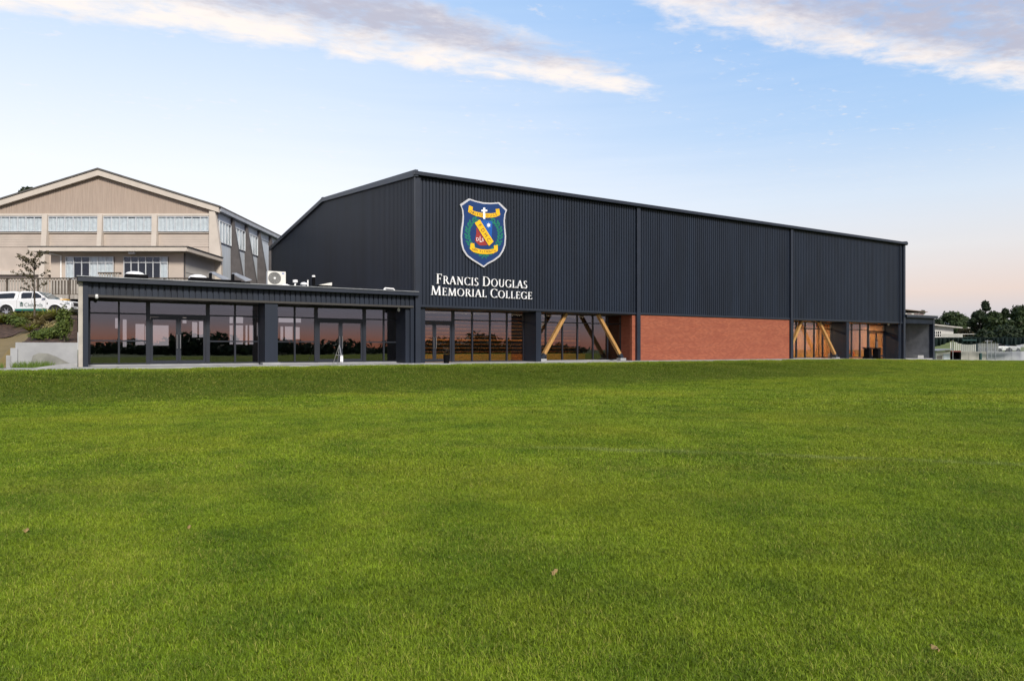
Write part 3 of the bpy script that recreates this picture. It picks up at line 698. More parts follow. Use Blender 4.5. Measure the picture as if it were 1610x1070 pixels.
sign = plocal('wall_lettering', 'white raised serif lettering in two lines below the crest on the charcoal wall', 'lettering', w=-.05, z=3.7)
mesh_cache = {}
def letter_line(words, x0, x1, base, big, small):
    seq = []; pen = 0.0
    for wi, wd in enumerate(words):
        if wi: pen += .30*big
        for k, ch in enumerate(wd):
            h = big if k == 0 else small
            seq.append((ch, pen, h)); pen += (GL[ch][0]+.07)*h
    sc = (x1-x0)/pen
    for ch, p, h in seq:
        key = (ch, h)
        if key not in mesh_cache:
            b = MB()
            for q, poly in enumerate(GL[ch][1]()):
                b.prism([(a*h*sc, c*h) for a, c in poly], 'y', -.085-.0007*(q % 7), -.0)
            mesh_cache[key] = b
            o = b.build('letter', LETM, sign); mesh_cache[key] = o.data
        else:
            o = bpy.data.objects.new('letter', mesh_cache[key]); C.objects.link(o); o.parent = sign
        o.location = (x0+p*sc, 0, base-3.7)
letter_line(['FRANCIS', 'DOUGLAS'], 1.10, 7.10, 4.33, .54, .44)
mesh_cache.clear()
letter_line(['MEMORIAL', 'COLLEGE'], .78, 7.44, 3.70, .50, .42)

# ------------------------------------------------------------------ small fittings on and by the new buildings
for x, y, w, lab in ((152,466.5,-.02,'small white security camera under the left end of the annexe roof'), (627,487,.5,'small white security camera in the annexe recess beside the sports hall corner'), (1397,510,.5,'small white security camera under the soffit near the far entrance')):
    s, z = fac(x, y, w)
    t = plocal('security_camera', lab, 'security camera', 'security cameras under the soffits', s, w, z)
    MB().lathe([(.0,.10),(.07,.10),(.075,.06),(.05,.05)], seg=12).build('mount', WHITE, t); MB().lathe([(.075,.06),(.085,.02),(.07,-.05),(.03,-.085),(0,-.09)], seg=12).build('dome', mat('camera_dome', (.55,.55,.56), .3), t, smooth=True)
def roof_thing(name, x, y, w, lab, cat, group=None):
    s, z = fac(x, y, w); return plocal(name, lab, cat, group, s, w, ann_roof(w)+.075)
for x, w, lab in ((214, 3.2, 'white domed skylight on a black curb, leftmost on the annexe roof'), (313, 3.2, 'white domed skylight with a long black curb in the middle of the annexe roof')):
    t = roof_thing('roof_skylight', x, 440, w, lab, 'skylight', 'domed skylights on the annexe roof')
    lw = .48 if x < 250 else .45
    MB().box(-lw, lw, -.45, .45, -.02, .28).build('curb', BLACK, t)
    if x > 250: MB().box(lw, lw+1.5, -.3, .3, -.02, .24).build('duct_box', BLACK, t)
    MB().lathe([(.44,.26),(.42,.32),(.34,.39),(.18,.44),(0,.45)], c=(-.05,0,0), seg=20).build('dome', WHITE, t, smooth=True)
for x, lab in ((345, 'sloped galvanised roof cowl nearest the old hall corner'), (380, 'sloped galvanised roof cowl nearest the air conditioning unit')):
    t = roof_thing('roof_cowl', x, 440, 4.2, lab, 'roof cowl', 'sloped cowls on the annexe roof')
    MB().face([(-.46,.25,.70),(-.20,.25,.72),(.46,-.25,.36),(.14,-.25,.28)]).face([(-.46,.25,.67),(-.20,.25,.69),(.46,-.25,.33),(.14,-.25,.25)]).face([(.14,-.25,.28),(.46,-.25,.36),(.46,-.25,.33),(.14,-.25,.25)]).build('hood', GALV, t)
    MB().box(-.30, .38, -.2, .5, -.02, .24).build('curb', BLACK, t); MB().box(-.44, -.36, .0, .5, -.02, .64).build('back_plate', BLACK, t)
ac = roof_thing('air_conditioner', 434, 445, 3.0, 'white outdoor air conditioning unit with round fan grille on the annexe roof', 'air conditioner')
ACW = mat('ivory_enamel', (.62,.61,.57), .45, .06)
MB().box(-.52, .52, -.18, .18, .10, .92).build('casing', ACW, ac, bevel=.02)
MB().lathe([(0,-.186),(.33,-.186),(.345,-.200),(.36,-.186)], axis='y', c=(-.12,0,.51), seg=28).build('fan_recess', mat('fan_dark', (.12,.12,.12), .6), ac)
fg = MB()
for r in (.10,.155,.21,.265,.32):
    fg.tube([(-.12+r*math.cos(2*math.pi*k/20), -.205, .51+r*math.sin(2*math.pi*k/20)) for k in range(21)], .006, 5)
for k in range(12): fg.bar((-.12, -.21, .51), (-.12+.345*math.cos(k*math.pi/6), -.21, .51+.345*math.sin(k*math.pi/6)), .007, .007)
fg.build('fan_grille', mat('grille_grey', (.40,.40,.38), .5), ac)
MB().lathe([(0,-.222),(.06,-.22),(.065,-.2)], axis='y', c=(-.12,0,.51), seg=14).build('hub', WHITE, ac)
for x in (-.4, .4): MB().box(x-.04, x+.04, -.24, .24, 0, .10).build('foot', GALV, ac)
MB().box(.30, .42, -.186, -.18, .78, .84).build('badge', mat('badge_blue', (.05,.12,.4), .4), ac)
t = roof_thing('vent_pipe', 460, 445, 2.6, 'bent white pipe run beside the air conditioning unit', 'pipe')
MB().tube([(-.55,0,.08),(-.3,0,.12),(-.1,0,.05),(.12,0,.05),(.14,0,.28)], .05).build('pipe', WHITE, t); MB().lathe([(.10,.26),(.13,.28),(.13,.40),(0,.42)], c=(.14,0,0), seg=12).build('cap', WHITE, t)
t = roof_thing('mushroom_vent', 478, 445, 2.6, 'white mushroom roof vent between the pipe and the black flue', 'roof vent')
MB().lathe([(.10,0),(.10,.16),(.19,.17),(.20,.22),(.12,.29),(0,.31)], seg=16).build('cowl', WHITE, t, smooth=True)
t = roof_thing('vent_stack', 484, 445, 2.4, 'thin white vent stack beside the mushroom vent', 'vent stack')
MB().tube([(0,0,0),(0,0,.42)], .035).build('pipe', WHITE, t); MB().lathe([(.05,0),(.05,.06),(.035,.07)], seg=10).build('collar', GALV, t)
t = roof_thing('flue', 493, 445, 3.0, 'black flue with white cap on the annexe roof', 'flue')
MB().tube([(0,0,0),(0,0,.62)], .085, 12).build('pipe', BLACK, t); MB().lathe([(.07,.62),(.09,.63),(.09,.72),(0,.73)], seg=12).build('cap', WHITE, t)
t = roof_thing('roof_hatch', 501, 445, 3.0, 'black roof hatch with pale sloped lid right of the flue', 'roof hatch')
MB().box(-.1, .62, -.35, .35, -.02, .18).build('curb', BLACK, t); MB().prism([(-.1,.19),(.62,.19),(.62,.36)], 'y', -.36, .36).build('lid', ACW, t)
t = roof_thing('roof_bracket', 612, 456, .3, 'small white bracket on the annexe roof edge near the sports hall', 'bracket')
MB().tube([(-.3,0,.02),(-.24,0,.10),(.24,0,.08),(.3,0,.0)], .035).build('rail', WHITE, t); MB().box(-.32, -.22, -.05, .05, -.01, .04).build('foot', WHITE, t)
ac.scale = (.9, .9, .88)
# dark pots and bins by the doors
def pot(x, w, lab, h, leafcol, r=.18):
    s, _ = fac(x, 566, w); t = plocal('planter', lab, 'planter', None, s, w, edge_z(s)+.035)
    MB().lathe([(0,0),(r*.8,0),(r,h),(r*1.05,h),(r*1.05,h-.04),(r*.9,h-.04),(0,h-.05)], seg=16).build('pot', BLACK, t)
    b = MB(); rg = random.Random(int(x))
    for k in range(70):
        a = rg.uniform(0, 6.28); rr = rg.uniform(0, r*1.1); p = Vector((rr*math.cos(a), rr*math.sin(a), h-.04+rg.uniform(0, .34)))
        d = Vector((math.cos(a), math.sin(a), rg.uniform(.1,1.2))).normalized()*.12; sd_ = Vector((-math.sin(a), math.cos(a), 0))*.03
        b.face([p, p+d*.5+sd_, p+d, p+d*.5-sd_])
    b.build('foliage', leafcol, t)
pot(702, -1.3, 'small dark potted plant in front of the sports hall doors', .46, mat('dark_foliage', (.03,.022,.014), .7, .3, 9))
for x, lab in ((1365, 'black waste bin left of the far entrance doors'), (1379, 'black waste bin right beside the far entrance door handle')):
    s, _ = fac(x, 566, -.6); t = plocal('waste_bin', lab, 'waste bin', 'black bins at the far entrance', s, -.6, edge_z(s)+.035)
    MB().prism([(-.20,-.22),(.20,-.22),(.24,.26),(-.24,.26)], 'z', 0, .82).build('body', BLACK, t, bevel=.04)
    MB().prism([(-.31,.82),(.30,.84),(.30,.90),(-.31,.95)], 'y', -.31, .31).build('lid', mat('bin_lid', (.006,.006,.007), .6, spec=.15), t, bevel=.015)
    MB().tube([(-.28,-.22,.93),(-.36,-.22,.93),(-.36,.22,.93),(-.28,.22,.93)], .018, 6).build('handle', BLACK, t)
    for yy in (-.26, .26): MB().lathe([(0,-.03),(.10,-.03),(.10,.03),(0,.03)], axis='y', c=(-.2, yy*1.1, .10), seg=14).build('wheel', BLACK, t)

s_, _ = fac(533, 571, -.7)
t = plocal('display_stand', 'thin metal stand with small pale board before the annexe doors', 'stand', None, s_, -.7, edge_z(s_)+.035)
for p_, q_ in (((-.34, -.1, 0), (.0, 0, .95)), ((.16, -.1, 0), (.02, 0, .95)), ((.04, .32, 0), (.01, 0, .95))): MB().bar(p_, q_, .025, .025).build('leg', STEEL, t)
MB().box(.02, .16, -.14, -.115, .12, .42).build('board', WHITE, t); MB().box(-.16, .2, -.05, -.03, .44, .47).build('crossbar', STEEL, t)

# ------------------------------------------------------------------ hillside, terrace and retaining wall on the left
MULCH = mat('bark_mulch', (.050,.028,.018), .95, .5, 6.0, .9, 30, col2=(.10,.058,.038))
DRYG = mat('dry_grass_slope', (.27,.20,.095), .95, .3, 1.6, .6, 25, col2=(.16,.12,.05))
ASPH = mat('asphalt', (.055,.055,.058), .9, .2, 8, .3, 80)
def hill_h(s, w):
    lo = 2.9*sm(-1.0, 20.0, w) + .02                       # open slope
    hi = 1.0 + 1.9*sm(.3, 20.0, w)                          # slope held up by the wall
    k = sm(-18.6, -17.6, s)
    return lo+(hi-lo)*k if w > .35 else lo*(1-k) - .3*k
def hill_patch(name, s0, s1, w0, w1, st, m, dz=0.0, bump=.0):
    ns, nw = int((s1-s0)/st)+1, int((w1-w0)/st)+1; v = []; f = []
    rg = random.Random(3)
    for j in range(nw):
        for i in range(ns):
            s, w = s0+(s1-s0)*i/(ns-1), w0+(w1-w0)*j/(nw-1)
            p = loc2w(s, w, hill_h(s, w)+dz+rg.uniform(-bump, bump)); v.append(tuple(p))
    for j in range(nw-1):
        for i in range(ns-1): f.append((j*ns+i, j*ns+i+1, (j+1)*ns+i+1, (j+1)*ns+i))
    me = bpy.data.meshes.new(name); me.from_pydata(v, [], f); me.polygons.foreach_set('use_smooth', [True]*len(f)); me.materials.append(m)
    o = bpy.data.objects.new(name, me); C.objects.link(o); o['kind'] = 'structure'; return o
hill_patch('dry_grass_bank', -46, AL-.02, -.6, 11.0, .4, DRYG, 0, .025)
hill_patch('mulch_bed', -46, AL-.03, 8.6, 20.6, .4, MULCH, .05, .035)
hill_patch('mulch_bed', -17.5, AL-.03, .42, 9.0, .2, MULCH, .04, .03)
v = [loc2w(-46, 19.5, 2.88), loc2w(-.4, 19.5, 2.88), loc2w(-.4, 33.0, 2.88), loc2w(-.4, 70, 2.88), loc2w(-60, 70, 2.88)]
MB().face(v).build('terrace', ASPH, kind='structure')
v = [loc2w(AL+.1, AD+.05, 2.8), loc2w(-.3, AD+.05, 2.8), loc2w(-.3, 19.6, 2.87), loc2w(AL+.1, 19.6, 2.87)]
MB().face(v).build('terrace', ASPH, kind='structure')
MB().box(AL+.05, -.3, AD+.02, AD+.22, 0, 2.85).build('retaining_face', CONC).matrix_world = Matrix.Translation(loc2w(0,0,0)) @ Matrix.Rotation(ROT, 4, 'Z')
bpy.data.objects['retaining_face']['kind'] = 'structure'
rw = plocal('retaining_wall', 'low pale concrete retaining wall stepping down beside the annexe end', 'retaining wall')
MB().box(-17.7, AL-.02, .12, .40, -.1, 1.03).build('wall', CONCW, rw, bevel=.01)
MB().box(-17.86, -17.62, .0, .44, -.1, .80).build('end_block', CONCW, rw, bevel=.01)
MB().box(-18.0, -17.84, -.05, .36, -.1, .50).build('end_block', CONC, rw, bevel=.01)
MB().prism([(-17.4, -.06), (AL-.03, -.06), (AL-.03, .18), (-16.4, .10)], 'y', -.9, .12).build('apron', CONC, rw)
MB().prism([(-17.2,.02),(-17.1,.50),(-16.9,.60),(-16.6,.58),(-16.3,.45),(-16.0,.26),(-15.75,.12),(-15.6,.05),(-15.6,.02)], 'y', -.12, .118).build('ramp_cheek', mat('damp_concrete', (.20,.20,.18), .9, .2, 2.0, .2, 30), rw, bevel=.02)

# ------------------------------------------------------------------ the old school hall on the terrace
YG = 57.6; KG = F/YG
gx = lambda x: (x-158)/KG
gz = lambda y: (HZ-y)/KG+ZC-2.9
old = thing('old_hall', 'beige gabled two-storey school hall on the terrace with curtained windows', 'old hall', ((158-CX)/KG, YG, 2.9))
BEIGE = mat('beige_plaster', (.46,.395,.345), .85, .07, .6, .1, 30)
BEIGEL = mat('beige_trim', (.52,.465,.41), .7, .06, 1.0)
BOARD = mat('beige_boarding', (.37,.295,.245), .8, .08, 1.2, stretch=(6,6,.5))
GREYP = mat('blue_grey_panel', (.42,.46,.52), .6, .12, .8)
FIN = mat('dark_fin', (.085,.078,.080), .8, .15, 1.5)
CURT = mat('pale_curtain', (.60,.62,.63), .9, .10, 3.0)
ROOFD = mat('old_roof', (.10,.095,.09), .7, .2, 2)
WOOD = mat('weathered_timber', (.34,.31,.27), .9, .35, 1.5, .2, 20, stretch=(4,4,.7), col2=(.40,.37,.33))
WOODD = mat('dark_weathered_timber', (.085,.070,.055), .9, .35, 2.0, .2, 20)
HW, EZ, AZ = 9.53, gz(327), gz(268)
D_OLD = 18.0
MB().prism([(-HW, 0), (HW, 0), (HW, EZ-.1), (0, AZ-.35), (-HW, EZ-.1)], 'y', .06, .3).build('gable_wall', BEIGE, old)
bb = MB(); n = 92
for i in range(n):                                         # vertical boarding in the gable
    x0 = -HW+.25+(2*HW-.5)*i/n; x1 = -HW+.25+(2*HW-.5)*(i+1)/n; xm = x1-.06
    top = lambda x: EZ-.15+(AZ-.42-EZ+.15)*(1-abs(x)/HW)
    zb = gz(336)
    if top(x0) > zb+.02 and top(x1) > zb+.02: bb.face([(x0,-.02,zb),(xm,-.02,zb),(xm,-.02,top(xm)),(x0,-.02,top(x0))]); bb.face([(xm,-.004,zb),(x1,-.004,zb),(x1,-.004,top(x1)),(xm,-.004,top(xm))]); bb.face([(xm,-.02,zb),(xm,-.004,zb),(xm,-.004,top(xm)),(xm,-.02,top(xm))])
bb.build('gable_boarding', BOARD, old)
for sg in (-1, 1):
    MB().prism([(sg*(HW+.35), EZ-.42), (0, AZ-.48), (0, AZ-.02), (sg*(HW+.35), EZ+.02)], 'y', -.35, -.12).build('barge_board', BEIGEL, old)
    MB().prism([(sg*(HW+.45), EZ+.0), (0, AZ+.0), (0, AZ+.13), (sg*(HW+.45), EZ+.13)], 'y', -.42, D_OLD+.4).build('roof', ROOFD, old)
MB().box(-HW, HW, -.10, .06, gz(340)+.02, gz(336)).build('window_head', BEIGEL, old)
groups = [(-10, 69), (77, 156), (163, 241), (249, 330)]
WFR = mat('window_alloy', (.55,.57,.60), .4, .05)
def curtain(x0, x1, z0, z1, y, parent, seed=0, m=CURT):
    b = MB(); rg = random.Random(seed); n = max(6, int((x1-x0)/.06)); pr = []
    for i in range(n+1): pr.append((x0+(x1-x0)*i/n, y+.02*math.sin(i*1.15+rg.uniform(-.4,.4))))
    for (a, ya), (c, yb) in zip(pr[:-1], pr[1:]): b.face([(a,ya,z0),(c,yb,z0),(c,yb,z1),(a,ya,z1)])
    return b.build('curtain', m, parent)
def window(parent, x0, x1, z0, z1, n, y=0.0, cols=None, transom=None, seed=0, cur=None, frame=WFR):
    w = MB(); t = .035
    w.box(x0, x1, y-.05, y+.05, z0, z0+t*1.4).box(x0, x1, y-.05, y+.05, z1-t*1.4, z1)
    w.box(x0, x0+t, y-.05, y+.05, z0+t*1.4, z1-t*1.4).box(x1-t, x1, y-.05, y+.05, z0+t*1.4, z1-t*1.4)
    o = w.build('window', frame, parent)
    xs = [x0+(x1-x0)*i/n for i in range(n+1)]
    for x in xs[1:-1]: MB().box(x-.022, x+.022, y-.045, y+.045, z0+t*1.4, z1-t*1.4).build('glazing_bar', frame, o)
    zs = [z0+t*1.4, z1-t*1.4] if not transom else [z0+t*1.4, transom, z1-t*1.4]
    for a, c in zip(xs[:-1], xs[1:]):
        for za, zb in zip(zs[:-1], zs[1:]): MB().box(a+.024, c-.024, y-.006, y+.004, za+.002, zb-.002).build('pane', CLEAR, o)
        if transom: MB().box(a+.024, c-.024, y-.04, y+.04, transom-.025, transom+.025).build('glazing_bar', frame, o)
    rg = random.Random(seed)
    for k, (a, c) in enumerate(zip(xs[:-1], xs[1:])):
        if cur is None or cur[k]:
            zt = z1-.02-(rg.choice((0,0,.0,.12)))
            curtain(a+.01, c-.01, z0+.02, zt, y+.058, o, seed*10+k)
    return o
for i, (a, c) in enumerate(groups):
    x0, x1 = gx(a), gx(c)
    MB().box(x0, x1, .0, .06, gz(364.5), gz(340)).build('window_recess', BLACK, old)
    window(old, x0+.04, x1-.04, gz(364.3), gz(340.5), 6, y=-.095, seed=i+1)
    MB().box(x0, x1, -.06, .06, gz(366.5), gz(364.5)).build('sill', BEIGEL, old)
    for k in range(5): MB().box(x0+.05, x1-.05, .02+.0, .058, gz(388)+.20*k, gz(388)+.20*k+.19).build('weatherboard', BEIGE, old)
for a, c in ((69, 77), (156, 163), (241, 249)):             # splayed piers between the windows
    x0, x1 = gx(a), gx(c)
    MB().prism([(-.25, gz(338)), (.05, gz(338)), (.05, 0), (-1.0, 0), (-.30, gz(366))], 'x', x0, x1).build('pier', BEIGEL, old)
MB().prism([(gx(331), gz(333)), (HW, gz(333)), (gx(349), gz(396)), (gx(352), 0), (gx(331), 0)], 'y', -.28, .055).build('corner_pier', BEIGEL, old)
# side wall with fins
MB().box(HW-.3, HW, .3, D_OLD, 0, EZ).build('side_wall', GREYP, old)
MB().box(HW, HW+.45, -.1, D_OLD+.3, EZ-.30, EZ-.02).build('eave_fascia', mat('eave_grey', (.30,.32,.36), .5), old)
MB().box(HW, HW+.05, .3, D_OLD, EZ-.95, EZ-.32).build('side_beam', GREYP, old)
for k in range(5):
    y = 3.15*k+3.0
    MB().prism([(HW, EZ-.35), (HW+.22, EZ-.35), (HW+1.25, EZ-6.4), (HW+1.25, 0), (HW, 0)], 'y', y-.16, y+.16).build('fin', FIN, old)
for k in range(4):
    y0, y1 = (.32 if k == 0 else 3.15*k-.0+.02), 3.15*k+2.82
    z1, z0 = EZ-.95, EZ-2.75
    if k < 3:
        ww = window(old, 0, y1-y0-.08, z0, z1, 4, seed=30+k)
        ww.matrix_local = Matrix.Translation((HW+.10, y0+.04, 0)) @ Matrix.Rotation(R(90), 4, 'Z')
    MB().box(HW+.002, HW+.05, y0, y1, 0, z0-.02 if k < 3 else EZ-1.3).build('side_panel', mat('pale_side_panel', (.50,.55,.61), .5, .10, .7, stretch=(1,3,.4)), old)
MB().tube([(HW+.5, D_OLD-.6, EZ-.2), (HW+.5, D_OLD-.6, 2.0)], .06).build('downpipe', WHITE, old)
MB().box(-HW+.1, HW-.3, D_OLD-.3, D_OLD, 0, EZ).build('rear_wall', BEIGE, old)
MB().box(-HW, -HW+.25, .3, D_OLD, 0, EZ).build('side_wall', BEIGE, old)
# projecting classroom in front of the gable
YL = 52.0-YG; KL = F/52.0
lx = lambda x: (x-CX)/KL - (158-CX)/KG
lz = lambda y: (HZ-y)/KL+ZC-2.9
LX0, LX1 = lx(80), lx(290)
MB().box(LX0, LX1, YL, YL+.2, 0, lz(397)).build('classroom_wall', BEIGE, old)
MB().box(LX1-.2, LX1, YL+.2, -.30, 0, lz(397)).build('classroom_side_wall', mat('grey_beige_sheet', (.50,.48,.455), .7, .04, .8), old)
MB().box(LX1, LX1+.02, YL+.2, -.3, lz(428), lz(428)+.02).build('sheet_joint', FIN, old)
MB().box(LX1-.05, LX1+.03, YL-.02, YL+.06, 0, lz(398)).build('corner_trim', FIN, old)
MB().box(LX1+.02, LX1+.06, -1.2, -1.0, lz(419), lz(417)).build('wall_vent', FIN, old)
MB().box(LX0-.9, LX1+.55, YL-.85, -.3, lz(397), lz(397)+.10).build('canopy_soffit', mat('soffit_beige', (.36,.31,.26), .8), old)
MB().box(LX0-1.0, LX1+.62, YL-.97, YL-.85, lz(397)-.02, lz(391)).build('canopy_fascia', BEIGEL, old)
MB().box(LX1+.55, LX1+.66, YL-.85, -.3, lz(397)-.02, lz(391)).build('canopy_fascia', BEIGEL, old)
MB().box(LX0-1.05, LX1+.72, YL-1.02, -.28, lz(391)+.004, lz(391)+.06).build('canopy_roof', ROOFD, old)
MB().tube([(LX0-.4, YL-.8, lz(396)), (LX0+.25, YL-.3, lz(400)), (LX0+.80, YL-.08, lz(402)), (LX0+.80, YL-.08, lz(440))], .05).build('downpipe', WHITE, old)
MB().box(lx(210), lx(220), YL-.75, YL-.5, lz(401), lz(396.8)).build('floodlight', mat('lamp_grey', (.45,.45,.45), .5), old)
for a, c, cur, sd_ in ((105, 180, (1,0,0,1,1,1), 51), (196, 265, (0,0,0,0,0,1), 52)):
    MB().box(lx(a), lx(c), YL-.014, YL-.001, lz(440), lz(403.5)).build('window_recess', BLACK, old)
    window(old, lx(a), lx(c), lz(440), lz(403.5), 6 if a < 150 else 6, y=YL-.11, transom=lz(413), seed=sd_, cur=cur)
MB().box(LX0, LX1, YL-.04, YL-.001, 0, lz(440)-.03).build('shade_panel', WOODD, old)  # dark panel added as painted shade behind the gaps of the deck palings
# dark sub-floor openings
MB().box(-HW, LX0, -.2, .04, gz(432), gz(426)).build('floor_band', BEIGEL, old)

# ------------------------------------------------------------------ timber deck and balustrade
YD = 50.3; KD = F/YD
dzv = lambda y: (HZ-y)/KD+ZC-2.9
dxv = lambda x: (x-60)/KD
deck = thing('timber_deck', 'weathered timber deck with paling balustrade in front of the old hall', 'deck', ((60-CX)/KD, YD, 2.9))
X0D, X1D = dxv(-40), dxv(296)
MB().box(X0D, X1D, -.0, 2.0, dzv(463)-.14, dzv(463)).build('deck_boards', WOOD, deck)
MB().box(X0D, X1D, -.05, -.002, dzv(470), dzv(463)-.02).build('fascia_board', WOOD, deck)
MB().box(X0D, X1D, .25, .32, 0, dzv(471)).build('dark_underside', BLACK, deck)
MB().box(X0D, X1D, -.09, .07, dzv(438.2), dzv(436.5)).build('top_rail', WOODD, deck)
for y in (441, 460): MB().box(X0D, X1D, -.0, .05, dzv(y+1.5), dzv(y)).build('rail', WOODD, deck)
x = X0D+.05; k = 0; rg = random.Random(5); pal = None
while x < X1D-.1:
    if k % 11 == 0:
        MB().box(x, x+.11, -.06, .06, 0, dzv(437)).build('post', WOODD, deck); x += .15
    else:
        if pal is None: pal = MB().box(0, .105, -.032, -.004, dzv(462), dzv(438.4)).build('paling', WOOD, deck); o = pal
        else:
            o = bpy.data.objects.new('paling', pal.data); C.objects.link(o); o.parent = deck
        o.location = (x, rg.uniform(-.006,.004), rg.uniform(-.012,.012)); x += .105+rg.uniform(.085,.125)
    k += 1
MB().box(dxv(155), dxv(190), -.1, 0.1, dzv(431), dzv(428)).build('seat_back', WOODD, deck)
for k in range(8): MB().box(dxv(157)+.19*k, dxv(157)+.19*k+.1, -.13, -.101, dzv(438), dzv(430)).build('seat_slat', WOOD, deck)

# ------------------------------------------------------------------ white ute
PAINT = mat('white_car_paint', (.66,.67,.68), .22, .02, 1.0, spec=.6)
TINT = glass_mat('dark_car_glass', (.06,.07,.08), .07)
PLAST = mat('black_plastic', (.018,.018,.020), .5, .2, 8)
TYRE = mat('tyre_rubber', (.022,.022,.022), .9, .2, 20)
RIM = mat('alloy_rim', (.55,.56,.58), .35, .06, metal=.8)
GREENS = mat('green_stripe', (.004,.135,.095), .4, .05)
YU = 47.6
uc = at(47, 500, YU)
ute = thing('ute', 'white canopy-backed ute with green sill stripe parked on the terrace', 'ute', (uc.x, YU+.93, 2.90), R(2.5))
RA, FA, WR = -1.62, 1.60, .385
def arch(cx, r, a0, a1, n=10): return [(cx+r*math.cos(R(a0+(a1-a0)*k/n)), .40+r*math.sin(R(a0+(a1-a0)*k/n))) for k in range(n+1)]
prof = [(-2.66,.62),(-2.60,.50)]+arch(RA, .47, 170, 10)+[(-1.05,.43),(1.05,.43)]+arch(FA, .48, 172, 10)+[(2.14,.46),(2.50,.46),(2.62,.56),(2.66,.74),(2.64,.98),(2.52,1.10),(2.2,1.17),(1.55,1.235),(1.18,1.26),(1.02,1.28),(-2.62,1.16),(-2.68,1.05)]
body = MB().prism(prof, 'y', -.90, .90); ob = body.build('body', PAINT, ute, bevel=.045)
MB().prism([(-.90,1.20),(1.10,1.24),(.30,1.77),(.10,1.815),(-.70,1.80),(-.88,1.74)], 'y', -.80, .80).build('cab', PAINT, ute, bevel=.05)
cabm = [o for o in ute.children if o.name.startswith('cab')][0]
for vtx in cabm.data.vertices:
    if vtx.co.z < 1.3: vtx.co.y *= 1.09
    elif vtx.co.z > 1.7: vtx.co.y *= .90
MB().prism([(-2.66,1.14),(-.93,1.20),(-.90,1.74),(-1.2,1.80),(-2.45,1.74),(-2.60,1.62)], 'y', -.80, .80).build('canopy', PAINT, ute, bevel=.05)
canm = [o for o in ute.children if o.name.startswith('canopy')][0]
for vtx in canm.data.vertices:
    if vtx.co.z < 1.3: vtx.co.y *= 1.09
    elif vtx.co.z > 1.6: vtx.co.y *= .92
def side_y(z): return .872+(.72-.872)*(z-1.22)/(1.78-1.22)+.014
def side_panel(name, pts, m, parent, off=0.0, thick=.012):
    for sg in (-1, 1):
        b = MB(); n = len(pts)
        b.v = [(x, sg*(side_y(z)+off), z) for x, z in pts]+[(x, sg*(side_y(z)+off-thick), z) for x, z in pts]
        b.f = [tuple(range(n)), tuple(range(2*n-1, n-1, -1))]+[((i+1) % n, i, n+i, n+(i+1) % n) for i in range(n)]
        b.build(name, m, parent)
DKW = mat('dark_window', (.012,.013,.016), .08, .1, 2, spec=.7)
side_panel('window', [(-.66,1.29),(.02,1.31),(.02,1.70),(-.60,1.69),(-.70,1.60)], DKW, ute)
side_panel('window', [(.07,1.31),(.86,1.33),(.36,1.66),(.20,1.70),(.07,1.70)], DKW, ute)
side_panel('canopy_window', [(-2.35,1.27),(-1.15,1.31),(-1.08,1.62),(-1.25,1.67),(-2.25,1.60)], DKW, ute)
MB().face([(1.16,-.76,1.28),(1.16,.76,1.28),(.37,.64,1.765),(.37,-.64,1.765)]).build('windscreen', mat('windscreen_glass', (.10,.14,.16), .05, .3, 2, spec=.8), ute)
for sg in (-1, 1):
    MB().prism([(-1.02,.46),(1.06,.46),(1.0,.60),(-1.08,.58)], 'y', sg*.902, sg*.910).build('sill_stripe', GREENS, ute)
    for x in (-.93, .045, 1.0): MB().box(x-.006, x+.006, sg*.9015-.001, sg*.9015+.001, .62, 1.20).build('door_gap', PLAST, ute)
    for x in (-.78, .20): MB().box(x, x+.20, sg*.915-.012, sg*.915+.012, 1.06, 1.10).build('door_handle', PAINT, ute)
    MB().prism([(.80,1.30),(1.02,1.30),(.98,1.46),(.80,1.46)], 'y', sg*.93, sg*1.10).build('mirror', PAINT, ute, bevel=.03)
    MB().box(1.06, 1.12, sg*.905-.004, sg*.905+.004, .88, 1.02).build('side_vent', PLAST, ute)
    MB().prism([(2.20,.92),(2.56,.86),(2.60,1.02),(2.30,1.06)], 'y', sg*.66, sg*.905).build('headlight', mat('headlight_lens', (.35,.38,.40), .12, .2, 6, spec=.8), ute, bevel=.01)
    MB().box(2.58, 2.665, sg*.72-.14, sg*.72+.14, .62, .70).build('fog_lamp', PLAST, ute)
    for ax in (RA, FA):
        MB().tube([(ax+.50*math.cos(R(a)), sg*.905, .40+.50*math.sin(R(a))) for a in range(0, 181, 15)], .035, 6).build('wheel_arch_trim', PAINT, ute)
        wl = bpy.data.objects.new('wheel', None); C.objects.link(wl); wl.parent = ute; wl.location = (ax, sg*.80, WR)
        MB().lathe([(.25,-.12),(.36,-.125),(WR,-.09),(WR,.09),(.36,.125),(.25,.12)], axis='y', seg=28).build('tyre', TYRE, wl, smooth=True)
        rm = MB().lathe([(.25,-.11),(.24,-.06),(.24,.06),(.25,.11)], axis='y', seg=24)
        for k in range(6):
            a = k*math.pi/3; rm.bar((.05*math.cos(a), sg*.07, .05*math.sin(a)), (.25*math.cos(a), sg*.09, .25*math.sin(a)), .07, .035, up=(0,1,0))
        rm.lathe([(0,-.09),(.06,-.09),(.07,.09),(0,.09)], axis='y', seg=12); rm.build('rim', RIM, wl)
        MB().lathe([(.0,-.02),(.23,-.02),(.23,.02),(0,.02)], axis='y', seg=20).build('brake_disc', PLAST, wl)
MB().box(-2.0, 2.1, -.70, .70, .36, .5).build('chassis', PLAST, ute)
MB().box(2.60, 2.672, -.56, .56, .80, 1.04).build('grille', PLAST, ute, bevel=.01)
MB().box(2.67, 2.684, -.50, .50, .91, .935).build('grille_bar', RIM, ute)
